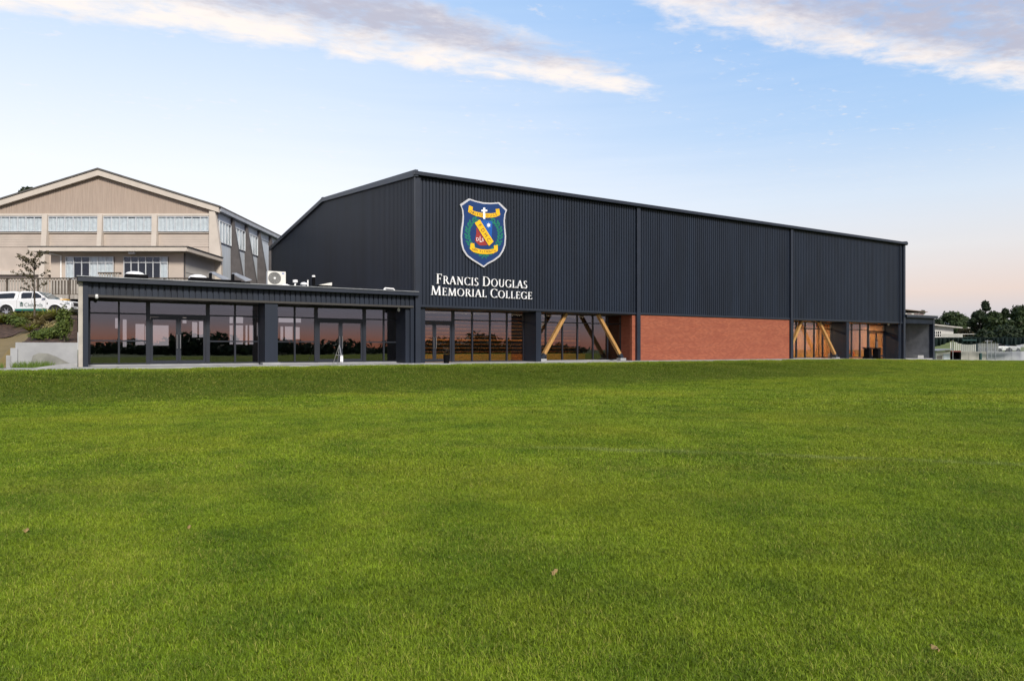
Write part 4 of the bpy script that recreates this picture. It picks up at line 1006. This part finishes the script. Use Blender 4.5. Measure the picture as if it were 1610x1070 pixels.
MB().box(2.60, 2.70, -.62, .62, .50, .60).build('lower_intake', PLAST, ute)
MB().box(2.69, 2.70, -.20, .20, .62, .72).build('number_plate', WHITE, ute)
MB().box(1.55, 2.0, -.25, .1, 1.245, 1.30).build('orange_bonnet_tag', mat('amber_tag', (.75,.42,.05), .5), ute)
INKG = mat('decal_green', (.004,.045,.035), .5, .05)
def side_text(body_, size, x, z):
    me = text_mesh(body_, size, .002); me.materials.clear(); me.materials.append(INKG)
    o = bpy.data.objects.new('door_lettering', me); C.objects.link(o); o.parent = ute
    o.matrix_local = Matrix.Translation((x, -.904, z)) @ Matrix.Rotation(R(90), 4, 'X')
side_text('Clelands', .36, .18, .84)
b = MB()
for k in range(3): b.box(-.72+.03*k*0, -.50, -.907, -.901, .74+.08*k, .79+.08*k)
b.prism([(-.75,.95),(-.47,.95),(-.61,1.04)], 'y', -.907, -.901); b.build('door_emblem', INKG, ute)

# ------------------------------------------------------------------ planting on the bank
def leaf_mat(name, c1, c2):
    m = bpy.data.materials.new(name); m.use_nodes = True; n = m.node_tree; b = n.nodes['Principled BSDF']
    g = n.nodes.new('ShaderNodeNewGeometry'); oi = n.nodes.new('ShaderNodeObjectInfo')
    f = mth(n, 'ADD', mth(n, 'MULTIPLY', g.outputs['Random Per Island'], .75), mth(n, 'MULTIPLY', noise(n, g.outputs['Position'], .8, 3), .35))
    c = mix(n, f, c1, c2); n.links.new(c, b.inputs['Base Color']); b.inputs['Roughness'].default_value = .6; b.inputs['Specular IOR Level'].default_value = .3
    tr = n.nodes.new('ShaderNodeBsdfTranslucent'); n.links.new(c, tr.inputs[0]); mx = n.nodes.new('ShaderNodeMixShader'); mx.inputs[0].default_value = .25
    n.links.new(b.outputs[0], mx.inputs[1]); n.links.new(tr.outputs[0], mx.inputs[2]); n.links.new(mx.outputs[0], n.nodes['Material Output'].inputs[0]); return m
FLAX = leaf_mat('flax_leaf', (.13,.17,.018), (.36,.36,.07)); SHRUB = leaf_mat('shrub_leaf', (.045,.08,.015), (.13,.17,.035))
TAN = leaf_mat('dry_leaf', (.22,.17,.07), (.36,.31,.14)); TREEL = leaf_mat('tree_leaf', (.018,.034,.010), (.050,.075,.022))
TREED = leaf_mat('dark_tree_leaf', (.012,.024,.010), (.035,.052,.020)); TREEB = leaf_mat('bronze_leaf', (.05,.045,.02), (.10,.085,.04))
BARK = mat('bark', (.085,.070,.055), .95, .3, 5, .5, 30)
def strap_plant(loc, n, ln, m, lab, seed, group='flax and shrubs on the mulched bank', up=.6):
    t = thing('flax_plant', lab, 'plant', loc, 0, group); rg = random.Random(seed); b = MB()
    for k in range(n):
        a = rg.uniform(0, 6.28); L = ln*rg.uniform(.6, 1.1); e = rg.uniform(up*.5, up*1.5); w = .028*rg.uniform(.7, 1.3)
        d = Vector((math.cos(a), math.sin(a), 0)); sd_ = Vector((-d.y, d.x, 0)); pts = []
        for q in range(5):
            u = q/4; r = L*u*math.cos(e)*(1+.35*u); h = L*(u*math.sin(e+.45)-.55*u*u*(1.2-e*.5)); pts.append((d*(r+.03)+Vector((0,0,h)), w*(1-u**2)+.004))
        for (p, wp), (q_, wq) in zip(pts[:-1], pts[1:]): b.face([p-sd_*wp, p+sd_*wp, q_+sd_*wq, q_-sd_*wq])
    b.build('leaf_blades', m, t)
    MB().lathe([(.06,-.03),(.05,.05),(.0,.09)], seg=8).build('crown_base', BARK, t)
    return t
def shrub(loc, n, r, h, m, lab, seed, leaf=.07, group='flax and shrubs on the mulched bank'):
    t = thing('shrub', lab, 'shrub', loc, 0, group); rg = np.random.default_rng(seed)
    b = MB()
    for k in range(5):
        a = k*1.256+.3; b.tube([(0,0,-.02), (r*.4*math.cos(a), r*.4*math.sin(a), h*.5), (r*.6*math.cos(a), r*.6*math.sin(a), h*.85)], [.018,.012,.005], 5)
    b.build('stems', BARK, t)
    leafcloud(rg, n, [((0,0,h*.55), (r, r, h*.5))], leaf, m, t, 'foliage'); return t
def leafcloud(rg, n, ells, leaf, m, parent, name='foliage', shell=.35):
    vs = []; vol = [e[1][0]*e[1][1]*e[1][2] for e in ells]; tot = sum(vol)
    for (c, r), vv in zip(ells, vol):
        k = max(8, int(n*vv/tot)); d = rg.normal(size=(k,3)); d /= np.linalg.norm(d, axis=1)[:,None]
        rr = shell+(1-shell)*rg.random(k)**.6; rr *= 1+.16*np.sin(d[:,0]*7+c[0])*np.sin(d[:,1]*6+c[1])+.12*rg.normal(size=k)
        p = np.array(c)+d*rr[:,None]*np.array(r)
        nn = d+rg.normal(size=(k,3))*.7; nn[:,2] += .35; nn /= np.linalg.norm(nn, axis=1)[:,None]
        a = np.cross(nn, rg.normal(size=(k,3))); a /= np.linalg.norm(a, axis=1)[:,None]; bb_ = np.cross(nn, a)
        s = leaf*(.6+.8*rg.random(k))[:,None]
        vs.append(np.stack([p-a*s, p+bb_*s*.45, p+a*s, p-bb_*s*.45], 1).reshape(-1,3))
    return quads(name, np.concatenate(vs), 4, m, parent)
def on_hill(x, y0, Ytry):
    """walk out along the sight line of pixel (x, y0) to the bank surface"""
    Y = 30.0
    while Y < 50:
        p = at(x, y0, Y); s, w = w2loc(p.x, p.y)
        if p.z <= hill_h(s, w)+.06 and w > .5: return Vector((p.x, p.y, hill_h(s, w)+.05))
        Y += .1
    p = at(x, y0, Ytry); s, w = w2loc(p.x, p.y); return Vector((p.x, p.y, hill_h(s, w)+.05))
plants = [(4,508,60,.75,FLAX,'flax clump at the far left edge of the mulched bank'), (22,507,60,.8,FLAX,'flax clump below the rear wheel of the ute'), (33,504,70,.8,FLAX,'flax clump under the rear of the ute cab'), (47,505,70,.75,FLAX,'flax clump under the ute door emblem'),
 (60,506,60,.8,TAN,'straw-coloured flax clump under the ute door lettering'), (70,503,80,.95,FLAX,'tall flax clump behind the front wheel of the ute'), (86,502,90,1.05,FLAX,'tallest flax clump in front of the front wheel of the ute'), (58,514,50,.6,TAN,'low straw-coloured flax in the middle of the mulched bank'),
 (46,520,50,.5,FLAX,'small yellow flax low on the mulched bank'), (74,514,50,.7,TAN,'sprawling straw-coloured flax below the front wheel')]
for k, (x, y, n, L, m, lab) in enumerate(plants): strap_plant(on_hill(x, y, 46), n+30, L*1.35, m, lab, k+1)
shrubs = [(60,534,420,.42,.40,SHRUB,'rounded olive shrub low on the bank above the retaining wall'), (74,530,420,.42,.42,SHRUB,'olive shrub in the middle of the bank above the retaining wall'), (88,532,500,.42,.55,SHRUB,'taller olive shrub on the bank near the annexe end'), (30,514,500,.5,.5,SHRUB,'low dark shrub near the top of the bank left of the young tree'),
 (82,520,400,.42,.4,TAN,'straw-tinted shrub below the front of the ute'), (16,509,500,.6,.5,SHRUB,'low shrub at the top left of the bank')]
for k, (x, y, n, r, h, m, lab) in enumerate(shrubs): shrub(on_hill(x, y, 40), n, r, h, m, lab, 100+k)
p = on_hill(101, 536, 33); shrub((p.x, p.y, p.z), 1300, .30, 1.55, SHRUB, 'tall feathery olive shrub beside the annexe end wall', 120, .06)
# young street tree in front of the ute
yt = on_hill(54, 507, 44); yt.z -= .05
tree = thing('young_tree', 'slender young tree with sparse dark leaves in front of the ute', 'tree', yt)
H = (HZ-396)/F*yt.y+ZC-yt.z
MB().tube([(0,0,-.1),(.02,0,H*.3),(-.03,.02,H*.6),(.02,0,H*.97)], [.055,.045,.03,.008], 7).build('trunk', BARK, tree)
rg = np.random.default_rng(9); br = MB(); ells = []
for k in range(26):
    z = H*rg.uniform(.42,.97); a = rg.uniform(0,6.28); L = (1.25-.75*z/H)*rg.uniform(.7,1.25)*1.15
    e = Vector((math.cos(a)*L, math.sin(a)*L, z+L*rg.uniform(.25,.7))); br.tube([(0,0,z), Vector((0,0,z)).lerp(e,.5)+Vector((0,0,.05)), e], [.016,.011,.004], 4)
    for q in range(3): ells.append((tuple(Vector((0,0,z)).lerp(e, .5+.25*q)), (.13,.13,.10)))
br.build('limbs', BARK, tree); leafcloud(rg, 900, ells, .065, TREEB, tree, 'crown', .1)

GTUFT = leaf_mat('tuft_leaf', (.06,.12,.010), (.13,.19,.03))
for k, (s_, w_, lab) in enumerate(((-17.35, -.35, 'green grass tuft at the left foot of the retaining wall'), (-16.75, -.30, 'green grass tuft in front of the concrete ramp cheek'), (-18.5, -.4, 'green grass tuft left of the stepped wall end'))):
    t = thing('grass_tuft', lab, 'grass tuft', loc2w(s_, w_, .0), 0, 'grass tufts by the retaining wall'); rg = random.Random(60+k); b = MB()
    for q in range(220):
        a = rg.uniform(0, 6.28); r = .34*math.sqrt(rg.random()); h = rg.uniform(.12, .34)*(1.2-r); c = Vector((r*1.6*math.cos(a), r*.7*math.sin(a), 0)); d = Vector((rg.uniform(-.12,.12), rg.uniform(-.12,.12), h)); sd_ = Vector((.012, .004, 0))
        b.face([c-sd_, c+sd_, c+d])
    b.build('leaf_blades', GTUFT, t)

# ------------------------------------------------------------------ trees
def big_tree(x, ybase, ytop, Y, wpx, lab, m, seed, cat_group='trees beyond the playing field', nleaf=5200, leaf=.32, blobs=12, loose=0.0, trunk_frac=.3):
    base = at(x, ybase, Y); top = at(x, ytop, Y); Hh = top.z-base.z; Wd = wpx/F*Y/2
    t = thing('tree', lab, 'tree', base, 0, cat_group); rg = np.random.default_rng(seed)
    MB().tube([(0,0,-.6),(.1,0,Hh*.2),(-.1,.1,Hh*.5),(.05,0,Hh*.8)], [Hh*.035,Hh*.026,Hh*.017,.04], 8).build('trunk', BARK, t)
    ells = []; lb = MB()
    for k in range(blobs):
        a = rg.uniform(0,6.28); u = rg.random(); zc_ = Hh*(trunk_frac+(.90-trunk_frac)*u); prof = math.sin(math.pi*min(1,.18+.78*u))**.7
        rr = Wd*prof*rg.uniform(.30,.85); c = (rr*math.cos(a), rr*math.sin(a), zc_); r = Wd*rg.uniform(.28,.46)*(1-.25*loose)
        ells.append((c, (r, r, r*rg.uniform(.55,.85)))); lb.tube([(0,0,zc_*.55), (c[0]*.5,c[1]*.5,zc_*.82), c], [Hh*.012,Hh*.008,.03], 5)
    ells.append(((0,0,Hh*.92-Wd*.12), (Wd*.34,Wd*.34,Hh*.09)))
    lb.build('limbs', BARK, t); leafcloud(rg, nleaf, ells, leaf, m, t, 'crown', .25); return t
big_tree(1498, 546, 489, 172, 54, 'broad rounded tree behind the white house', TREEL, 1, leaf=.42, blobs=16)
big_tree(1474, 545, 500, 165, 30, 'small dark tree just right of the store wing roof', TREED, 2, leaf=.36)
big_tree(1549, 546, 472, 150, 28, 'tallest tree with a narrow tufted top', TREED, 3, leaf=.30, blobs=12, loose=.5, trunk_frac=.25)
big_tree(1541, 546, 486, 146, 34, 'dark tree left of the tallest one', TREED, 4, leaf=.34, blobs=13)
big_tree(1564, 546, 487, 142, 44, 'dense tree with green top right of the tallest one', TREEL, 5, leaf=.34, blobs=15)
big_tree(1581, 546, 484, 152, 26, 'loose-topped tree in the right-hand group', TREED, 6, leaf=.28, loose=.8, blobs=9)
big_tree(1607, 546, 482, 140, 52, 'large tree at the right edge of the picture', TREEL, 7, leaf=.36, blobs=15)
big_tree(1627, 546, 478, 150, 50, 'tree partly cut by the right edge of the picture', TREED, 8, leaf=.36)
big_tree(1522, 548, 514, 155, 34, 'low bronze-tinged bush in front of the broad tree', TREEB, 9, leaf=.26, trunk_frac=.1)
big_tree(1586, 548, 512, 130, 60, 'wide low evergreen filling the gap under the right-hand trees', TREED, 10, leaf=.32, trunk_frac=.08, blobs=16)
big_tree(1545, 548, 516, 128, 40, 'low evergreen under the tallest tree', TREED, 11, leaf=.30, trunk_frac=.08, blobs=12)
big_tree(1451, 515, 487, 150, 14, 'small round bush showing above the store wing roof', TREED, 12, leaf=.22, trunk_frac=.05)
big_tree(42, 420, 291, 84, 60, 'dark tree showing over the old hall roof on the left', TREED, 13, leaf=.30)

# ------------------------------------------------------------------ right background
PASTURE = mat('grass_bank', (.12,.15,.05), .95, .25, .15, .3, 10)
def bank_h(X, Y): return -1.0 + 4.2*sm(92, 150, Y)*sm(58, 92, X) + .12*math.sin(X*.3)*math.sin(Y*.2)
grid_mesh('grass_bank', np.arange(52, 190, 2.0), np.arange(84, 220, 2.0), bank_h, PASTURE)
HWHT = mat('white_weatherboard', (.44,.435,.41), .7, .05, .8)
def Q(x, y, Y): return at(x, y, Y)
# white house on the bank
YH = 138.0
h0 = Q(1474, 532, YH); hs = thing('white_house', 'small white house with flat eave and deck rail on the grass bank', 'house', h0)
px = lambda v: v*YH/F
MB().box(px(-34), px(25), 0, 9, -1.0, px(19)).build('wall', HWHT, hs)
MB().prism([(px(-36),px(23.5)),(px(35),px(16)),(px(35),px(17.6)),(px(-36),px(25.5))], 'y', -.9, 9.5).build('roof', mat('house_roof', (.40,.38,.35), .7), hs)
for a, c in ((-5.5, -1.0), (.5, 5)):
    w_ = MB().box(px(a), px(c), -.06, -.002, px(3.5), px(11)).build('window', BLACK, hs)
    MB().box(px((a+c)/2)-.04, px((a+c)/2)+.04, -.09, -.061, px(3.5), px(11)).build('window_bar', WHITE, w_)
dk = MB().box(px(-36), px(57), -2.4, -.1, px(-.8), px(.2)).build('deck_floor', HWHT, hs)
MB().box(px(-36), px(57), -2.45, -2.3, px(6.3), px(7.2)).build('deck_rail', HWHT, hs)
for k in range(24): MB().box(px(-5)+k*px(1.35), px(-5)+k*px(1.35)+.12, -2.42, -2.34, px(.2), px(6.3)).build('baluster', HWHT, hs)
for k in range(5): MB().box(px(-30+20*k), px(-30+20*k)+.16, -2.4, -2.2, -3, px(-.8)).build('deck_post', WOODD, hs)
# roof and railing of a house showing above the store wing
Y2 = 128.0; t = thing('distant_house', 'pale far house with thin eave just above the store wing roof', 'house', Q(1440, 545, Y2)); q2 = lambda v: v*Y2/F
MB().box(q2(-22), q2(14), 0, 7, -2.0, q2(53)).build('wall', HWHT, t)
MB().prism([(q2(-24),q2(58.6)),(q2(17),q2(54.2)),(q2(17),q2(55.0)),(q2(-24),q2(59.6))], 'y', -.4, 8).build('roof', mat('far_roof', (.20,.15,.13), .8), t)
for a in (-14, -3, 5): MB().box(q2(a), q2(a+7), -.06, -.002, q2(50.2), q2(52.4)).build('window', mat('far_window', (.12,.07,.07), .3), t)
gr = thing('grey_roofed_house', 'grey pitched roof peeping between the broad tree and the dark trees', 'house', Q(1521, 540, 190)); q3 = lambda v: v*190/F
MB().prism([(q3(-9),0),(q3(9),0),(q3(9),q3(30)),(0,q3(36)),(q3(-9),q3(30))], 'y', 0, 8).build('wall', HWHT, gr)
for sg in (-1, 1): MB().prism([(sg*q3(11),q3(28.5)),(0,q3(36)),(0,q3(38)),(sg*q3(11),q3(30.5))], 'y', -.6, 8.5).build('roof', mat('slate_roof', (.30,.31,.36), .7), gr)
# storage shed, dark opening and pale panels behind the path
YS = 78.0; q = lambda v: v*YS/F
sh = thing('garden_shed', 'low white shed with grey lid roof just right of the store wing', 'shed', Q(1484, 566, YS))
MB().box(q(-12), q(10), 0, 2.4, -.2, q(14)).build('wall', HWHT, sh); MB().prism([(q(-14),q(14)),(q(12),q(16.5)),(q(12),q(18)),(q(-14),q(15.2))], 'y', -.3, 2.7).build('roof', mat('grey_lid', (.22,.23,.25), .6), sh)
MB().box(q(-11), q(-3), -.04, -.002, 0, q(7)).build('dark_hatch', mat('hatch', (.12,.11,.10), .7), sh); MB().box(q(-1), q(9), -.05, -.002, q(1), q(10)).build('panel', mat('pale_blue_panel', (.50,.55,.60), .6), sh)
ct = thing('storage_bay', 'dark red open storage bay between the shed and pale panels', 'storage bay', Q(1503, 566, YS))
MB().box(q(-7.5), q(8), .9, 1.1, -.2, q(13)).build('back_wall', mat('dark_red', (.10,.022,.018), .8), ct); MB().box(q(-7.5), q(8), 0, 1.1, q(13), q(15)).build('roof', mat('red_roof', (.20,.05,.045), .7), ct)
MB().box(q(5), q(8), 0, .9, -.2, q(13)).build('side_wall', BLACK, ct); MB().box(q(-4), q(4), .3, .8, -.1, q(6)).build('stored_roller', BLACK, ct, bevel=.1)
bw_ = thing('block_wall', 'low whitewashed panel wall along the path at far right', 'wall', Q(1511, 566, YS))
PALE = mat('pale_panel', (.33,.345,.36), .8, .05, .6)
PALE2 = mat('cream_panel', (.40,.385,.35), .8, .1, .6)
xx = 0
for k in range(12):
    wd = q(11.5+(k*7 % 5)); hgt = q(14.2-(k % 3)*.5)
    MB().box(xx+.012, xx+wd-.012, 0, .18, -.25, hgt).build('panel', PALE2 if k < 3 else PALE, bw_); xx += wd
    MB().box(xx-.012, xx+.012, .02, .16, -.25, hgt).build('joint', GALV, bw_)
pp = thing('padded_post', 'dark green padded net post standing before the pale wall', 'post', Q(1541.5, 566, 76.5))
MB().tube([(0,0,0),(0,0,.78)], .14, 10).build('pad', mat('green_pad', (.01,.05,.05), .6), pp); MB().tube([(0,0,.7),(0,0,2.35)], .035, 6).build('pole', GALV, pp)
# practice net gathered along a cable
NET = mat('green_net', (.003,.013,.012), .9, .3, 3)
nt_ = thing('practice_net', 'dark green practice net gathered in sagging swags along a cable', 'net', Q(1540, 566, 76))
q4 = lambda v: v*76/F
b = MB(); xs = [x for x in range(1440, 1641, 2)]
def swag(x):
    for a, c, dpt in ((1425, 1502, 13), (1494, 1556, 9.5), (1556, 1632, 10.5), (1620, 1700, 10)):
        if a <= x <= c:
            u = (x-a)/(c-a); return 1.6+dpt*4*u*(1-u)
    return 4
for xa, xb in zip(xs[:-1], xs[1:]):
    za, zb = q4(35.5), q4(35.5); ya = .10*math.sin(xa*.9); yb = .10*math.sin(xb*.9)
    b.face([(q4(xa-1540), ya, za), (q4(xb-1540), yb, zb), (q4(xb-1540), yb*2+.12, zb-q4(swag(xb))), (q4(xa-1540), ya*2+.12, za-q4(swag(xa)))])
    b.face([(q4(xa-1540), ya+.02, za), (q4(xb-1540), yb+.02, zb), (q4(xb-1540), yb*2+.30, zb-q4(swag(xb))), (q4(xa-1540), ya*2+.30, za-q4(swag(xa)))])
b.build('net_swag', NET, nt_)
MB().bar((q4(-100), 0, q4(35.5)), (q4(100), 0, q4(35.5)), .05, .05).build('cable', NET, nt_)
PAL = mat('pale_net', (.02,.05,.048), .9, .2, 3)
for a, c, z in ((1512, 1534, 30.5),): MB().box(q4(a-1540), q4(c-1540), -.16, -.12, q4(z), q4(z)+.14).build('net_band', PAL, nt_)
for x in (1500, 1554, 1560.5, 1567, 1625): 
    MB().tube([(q4(x-1540), .2, -.3), (q4(x-1540), .2, q4(36))], .035 if x != 1554 else .06, 6).build('net_post', GALV, nt_)
# wire fence and shed beyond
fe = thing('wire_fence', 'grey wire mesh fence with steel posts above the pale wall', 'fence', Q(1540, 566, 80)); q5 = lambda v: v*80/F
for k in range(9): MB().tube([(q5(12.5*k-2), 0, 0), (q5(12.5*k-2), 0, q5(20))], .03, 6).build('post', GALV, fe)
wm = MB()
for k in range(150):
    xx = q5(-2)+k*.05*1.0
    if xx < q5(98): wm.bar((xx, .03, q5(13)), (xx+.35, .03, q5(20)), .004, .004); wm.bar((xx+.35, .035, q5(13)), (xx, .035, q5(20)), .004, .004)
wm.build('wire_mesh', GALV, fe); MB().bar((q5(-2), 0, q5(20)), (q5(98), 0, q5(20)), .04, .04).build('top_rail', GALV, fe)
gs = thing('grey_shed', 'long grey shed behind the wire fence and net posts', 'shed', Q(1553, 556, 100)); q6 = lambda v: v*100/F
MB().box(q6(-15), q6(17), 0, 4, -1, q6(20)).build('wall', mat('grey_sheet', (.17,.18,.185), .7, .12, 1), gs); MB().prism([(-.3,q6(19)),(4.3,q6(21)),(4.3,q6(22)),(-.3,q6(20))], 'x', q6(-16), q6(18)).build('roof', ROOFD, gs)
for k in range(9): MB().box(q6(-14+3.5*k), q6(-14+3.5*k)+.03, -.02, 0, -.9, q6(19)).build('sheet_seam', FIN, gs)
fw = thing('paling_fence', 'white paling fence on the bank left of the grey shed', 'fence', Q(1500, 556, 100))
for k in range(13): MB().box(q6(3.2*k-6), q6(3.2*k-4.4), 0, .05, -.6, q6(18.5)).build('paling', HWHT, fw)
MB().box(q6(-8), q6(37), .05, .10, q6(2), q6(3.5)).build('rail', HWHT, fw)
bwall = thing('boundary_wall', 'long pale grey wall beyond the wire fence at the right edge', 'wall', Q(1570, 557, 122)); q7 = lambda v: v*122/F
for k in range(7): MB().box(q7(9.6*k)+.02, q7(9.6*(k+1))-.02, 0, .2, -.6, q7(19.5)).build('panel', mat('boundary_panel', (.30+.03*(k % 3),.31+.03*(k % 3),.32+.03*(k % 2)), .85, .15, .8), bwall)
MB().box(0, q7(67.2), -.04, .24, q7(19.5)+.002, q7(20.3)).build('coping', GALV, bwall)
# two far cars glimpsed through the fence
for x, lab, colr in ((1578, 'white far car seen through the wire fence', (.70,.71,.72)), (1595, 'silver far car right of the white one behind the fence', (.45,.46,.48))):
    t = thing('far_car', lab, 'car', Q(x, 553.5, 112), 0, 'cars parked beyond the fence'); m = mat('far_car_paint', colr, .25, .03)
    MB().prism([(-1.0,.3),(1.0,.3),(1.05,.85),(.6,.95),(-.9,.98),(-1.05,.8)], 'y', 0, 1.7).build('body', m, t, bevel=.08)
    MB().prism([(-.85,.96),(.55,.94),(.25,1.38),(-.6,1.40)], 'y', .12, 1.58).build('cabin', DKW, t, bevel=.08)
    for xw in (-.62, .62): MB().lathe([(0,-.1),(.31,-.1),(.31,.1),(0,.1)], axis='y', c=(xw, .08, .31), seg=16).build('wheel', TYRE, t)

# ------------------------------------------------------------------ tree belt behind the viewer, mirrored in the glazing
rg = np.random.default_rng(77); ells = []
for k in range(150):
    a = R(100+(250-100)*rg.random()) ; d_ = rg.uniform(170, 260); hgt = rg.uniform(2.0, 5.0)*(1.5 if rg.random() < .2 else .85); r = rg.uniform(4, 11)
    ells.append(((math.sin(a)*d_, math.cos(a)*d_, hgt*.42-.8), (r, r, hgt*.58)))
leafcloud(rg, 30000, ells, 1.1, TREED, None, 'tree_belt', .5)
tag(bpy.data.objects['tree_belt'], 'dark belt of trees behind the viewer', 'tree belt', kind='stuff')

# ------------------------------------------------------------------ fallen leaves on the field
LEAFB = mat('dead_leaf', (.26,.18,.07), .8, .25, 30)
for x, y, sz, lab in ((871, 908, .055, 'dry curled leaf lying on the lawn right of centre'), (41, 838, .06, 'tan dead leaf on the lawn near the left edge'), (297, 834, .045, 'small orange leaf on the lawn left of centre'), (1470, 1030, .05, 'pale dry leaf on the lawn near the lower right corner')):
    Yd = 1.52*F/(y-HZ); p = at(x, y, Yd)
    b = MB(); n = 9; rr = []
    for k in range(n):
        th = 2*math.pi*k/n; rad = .42*sz*(1.0 if k % 3 else 1.5)*(.8+.4*random.random()); rr.append(Vector((rad*math.cos(th), rad*.7*math.sin(th), .012*math.sin(k*2.1))))
    for k in range(n): b.face([Vector((0,0,.012)), rr[k], rr[(k+1) % n]])
    o = b.build('fallen_leaf', LEAFB); o.location = (p.x, p.y, lawn_h(p.x, p.y)+.034); o.rotation_euler = (R(18), R(-12), random.uniform(0, 6)); tag(o, lab, 'leaf', 'fallen leaves on the lawn')
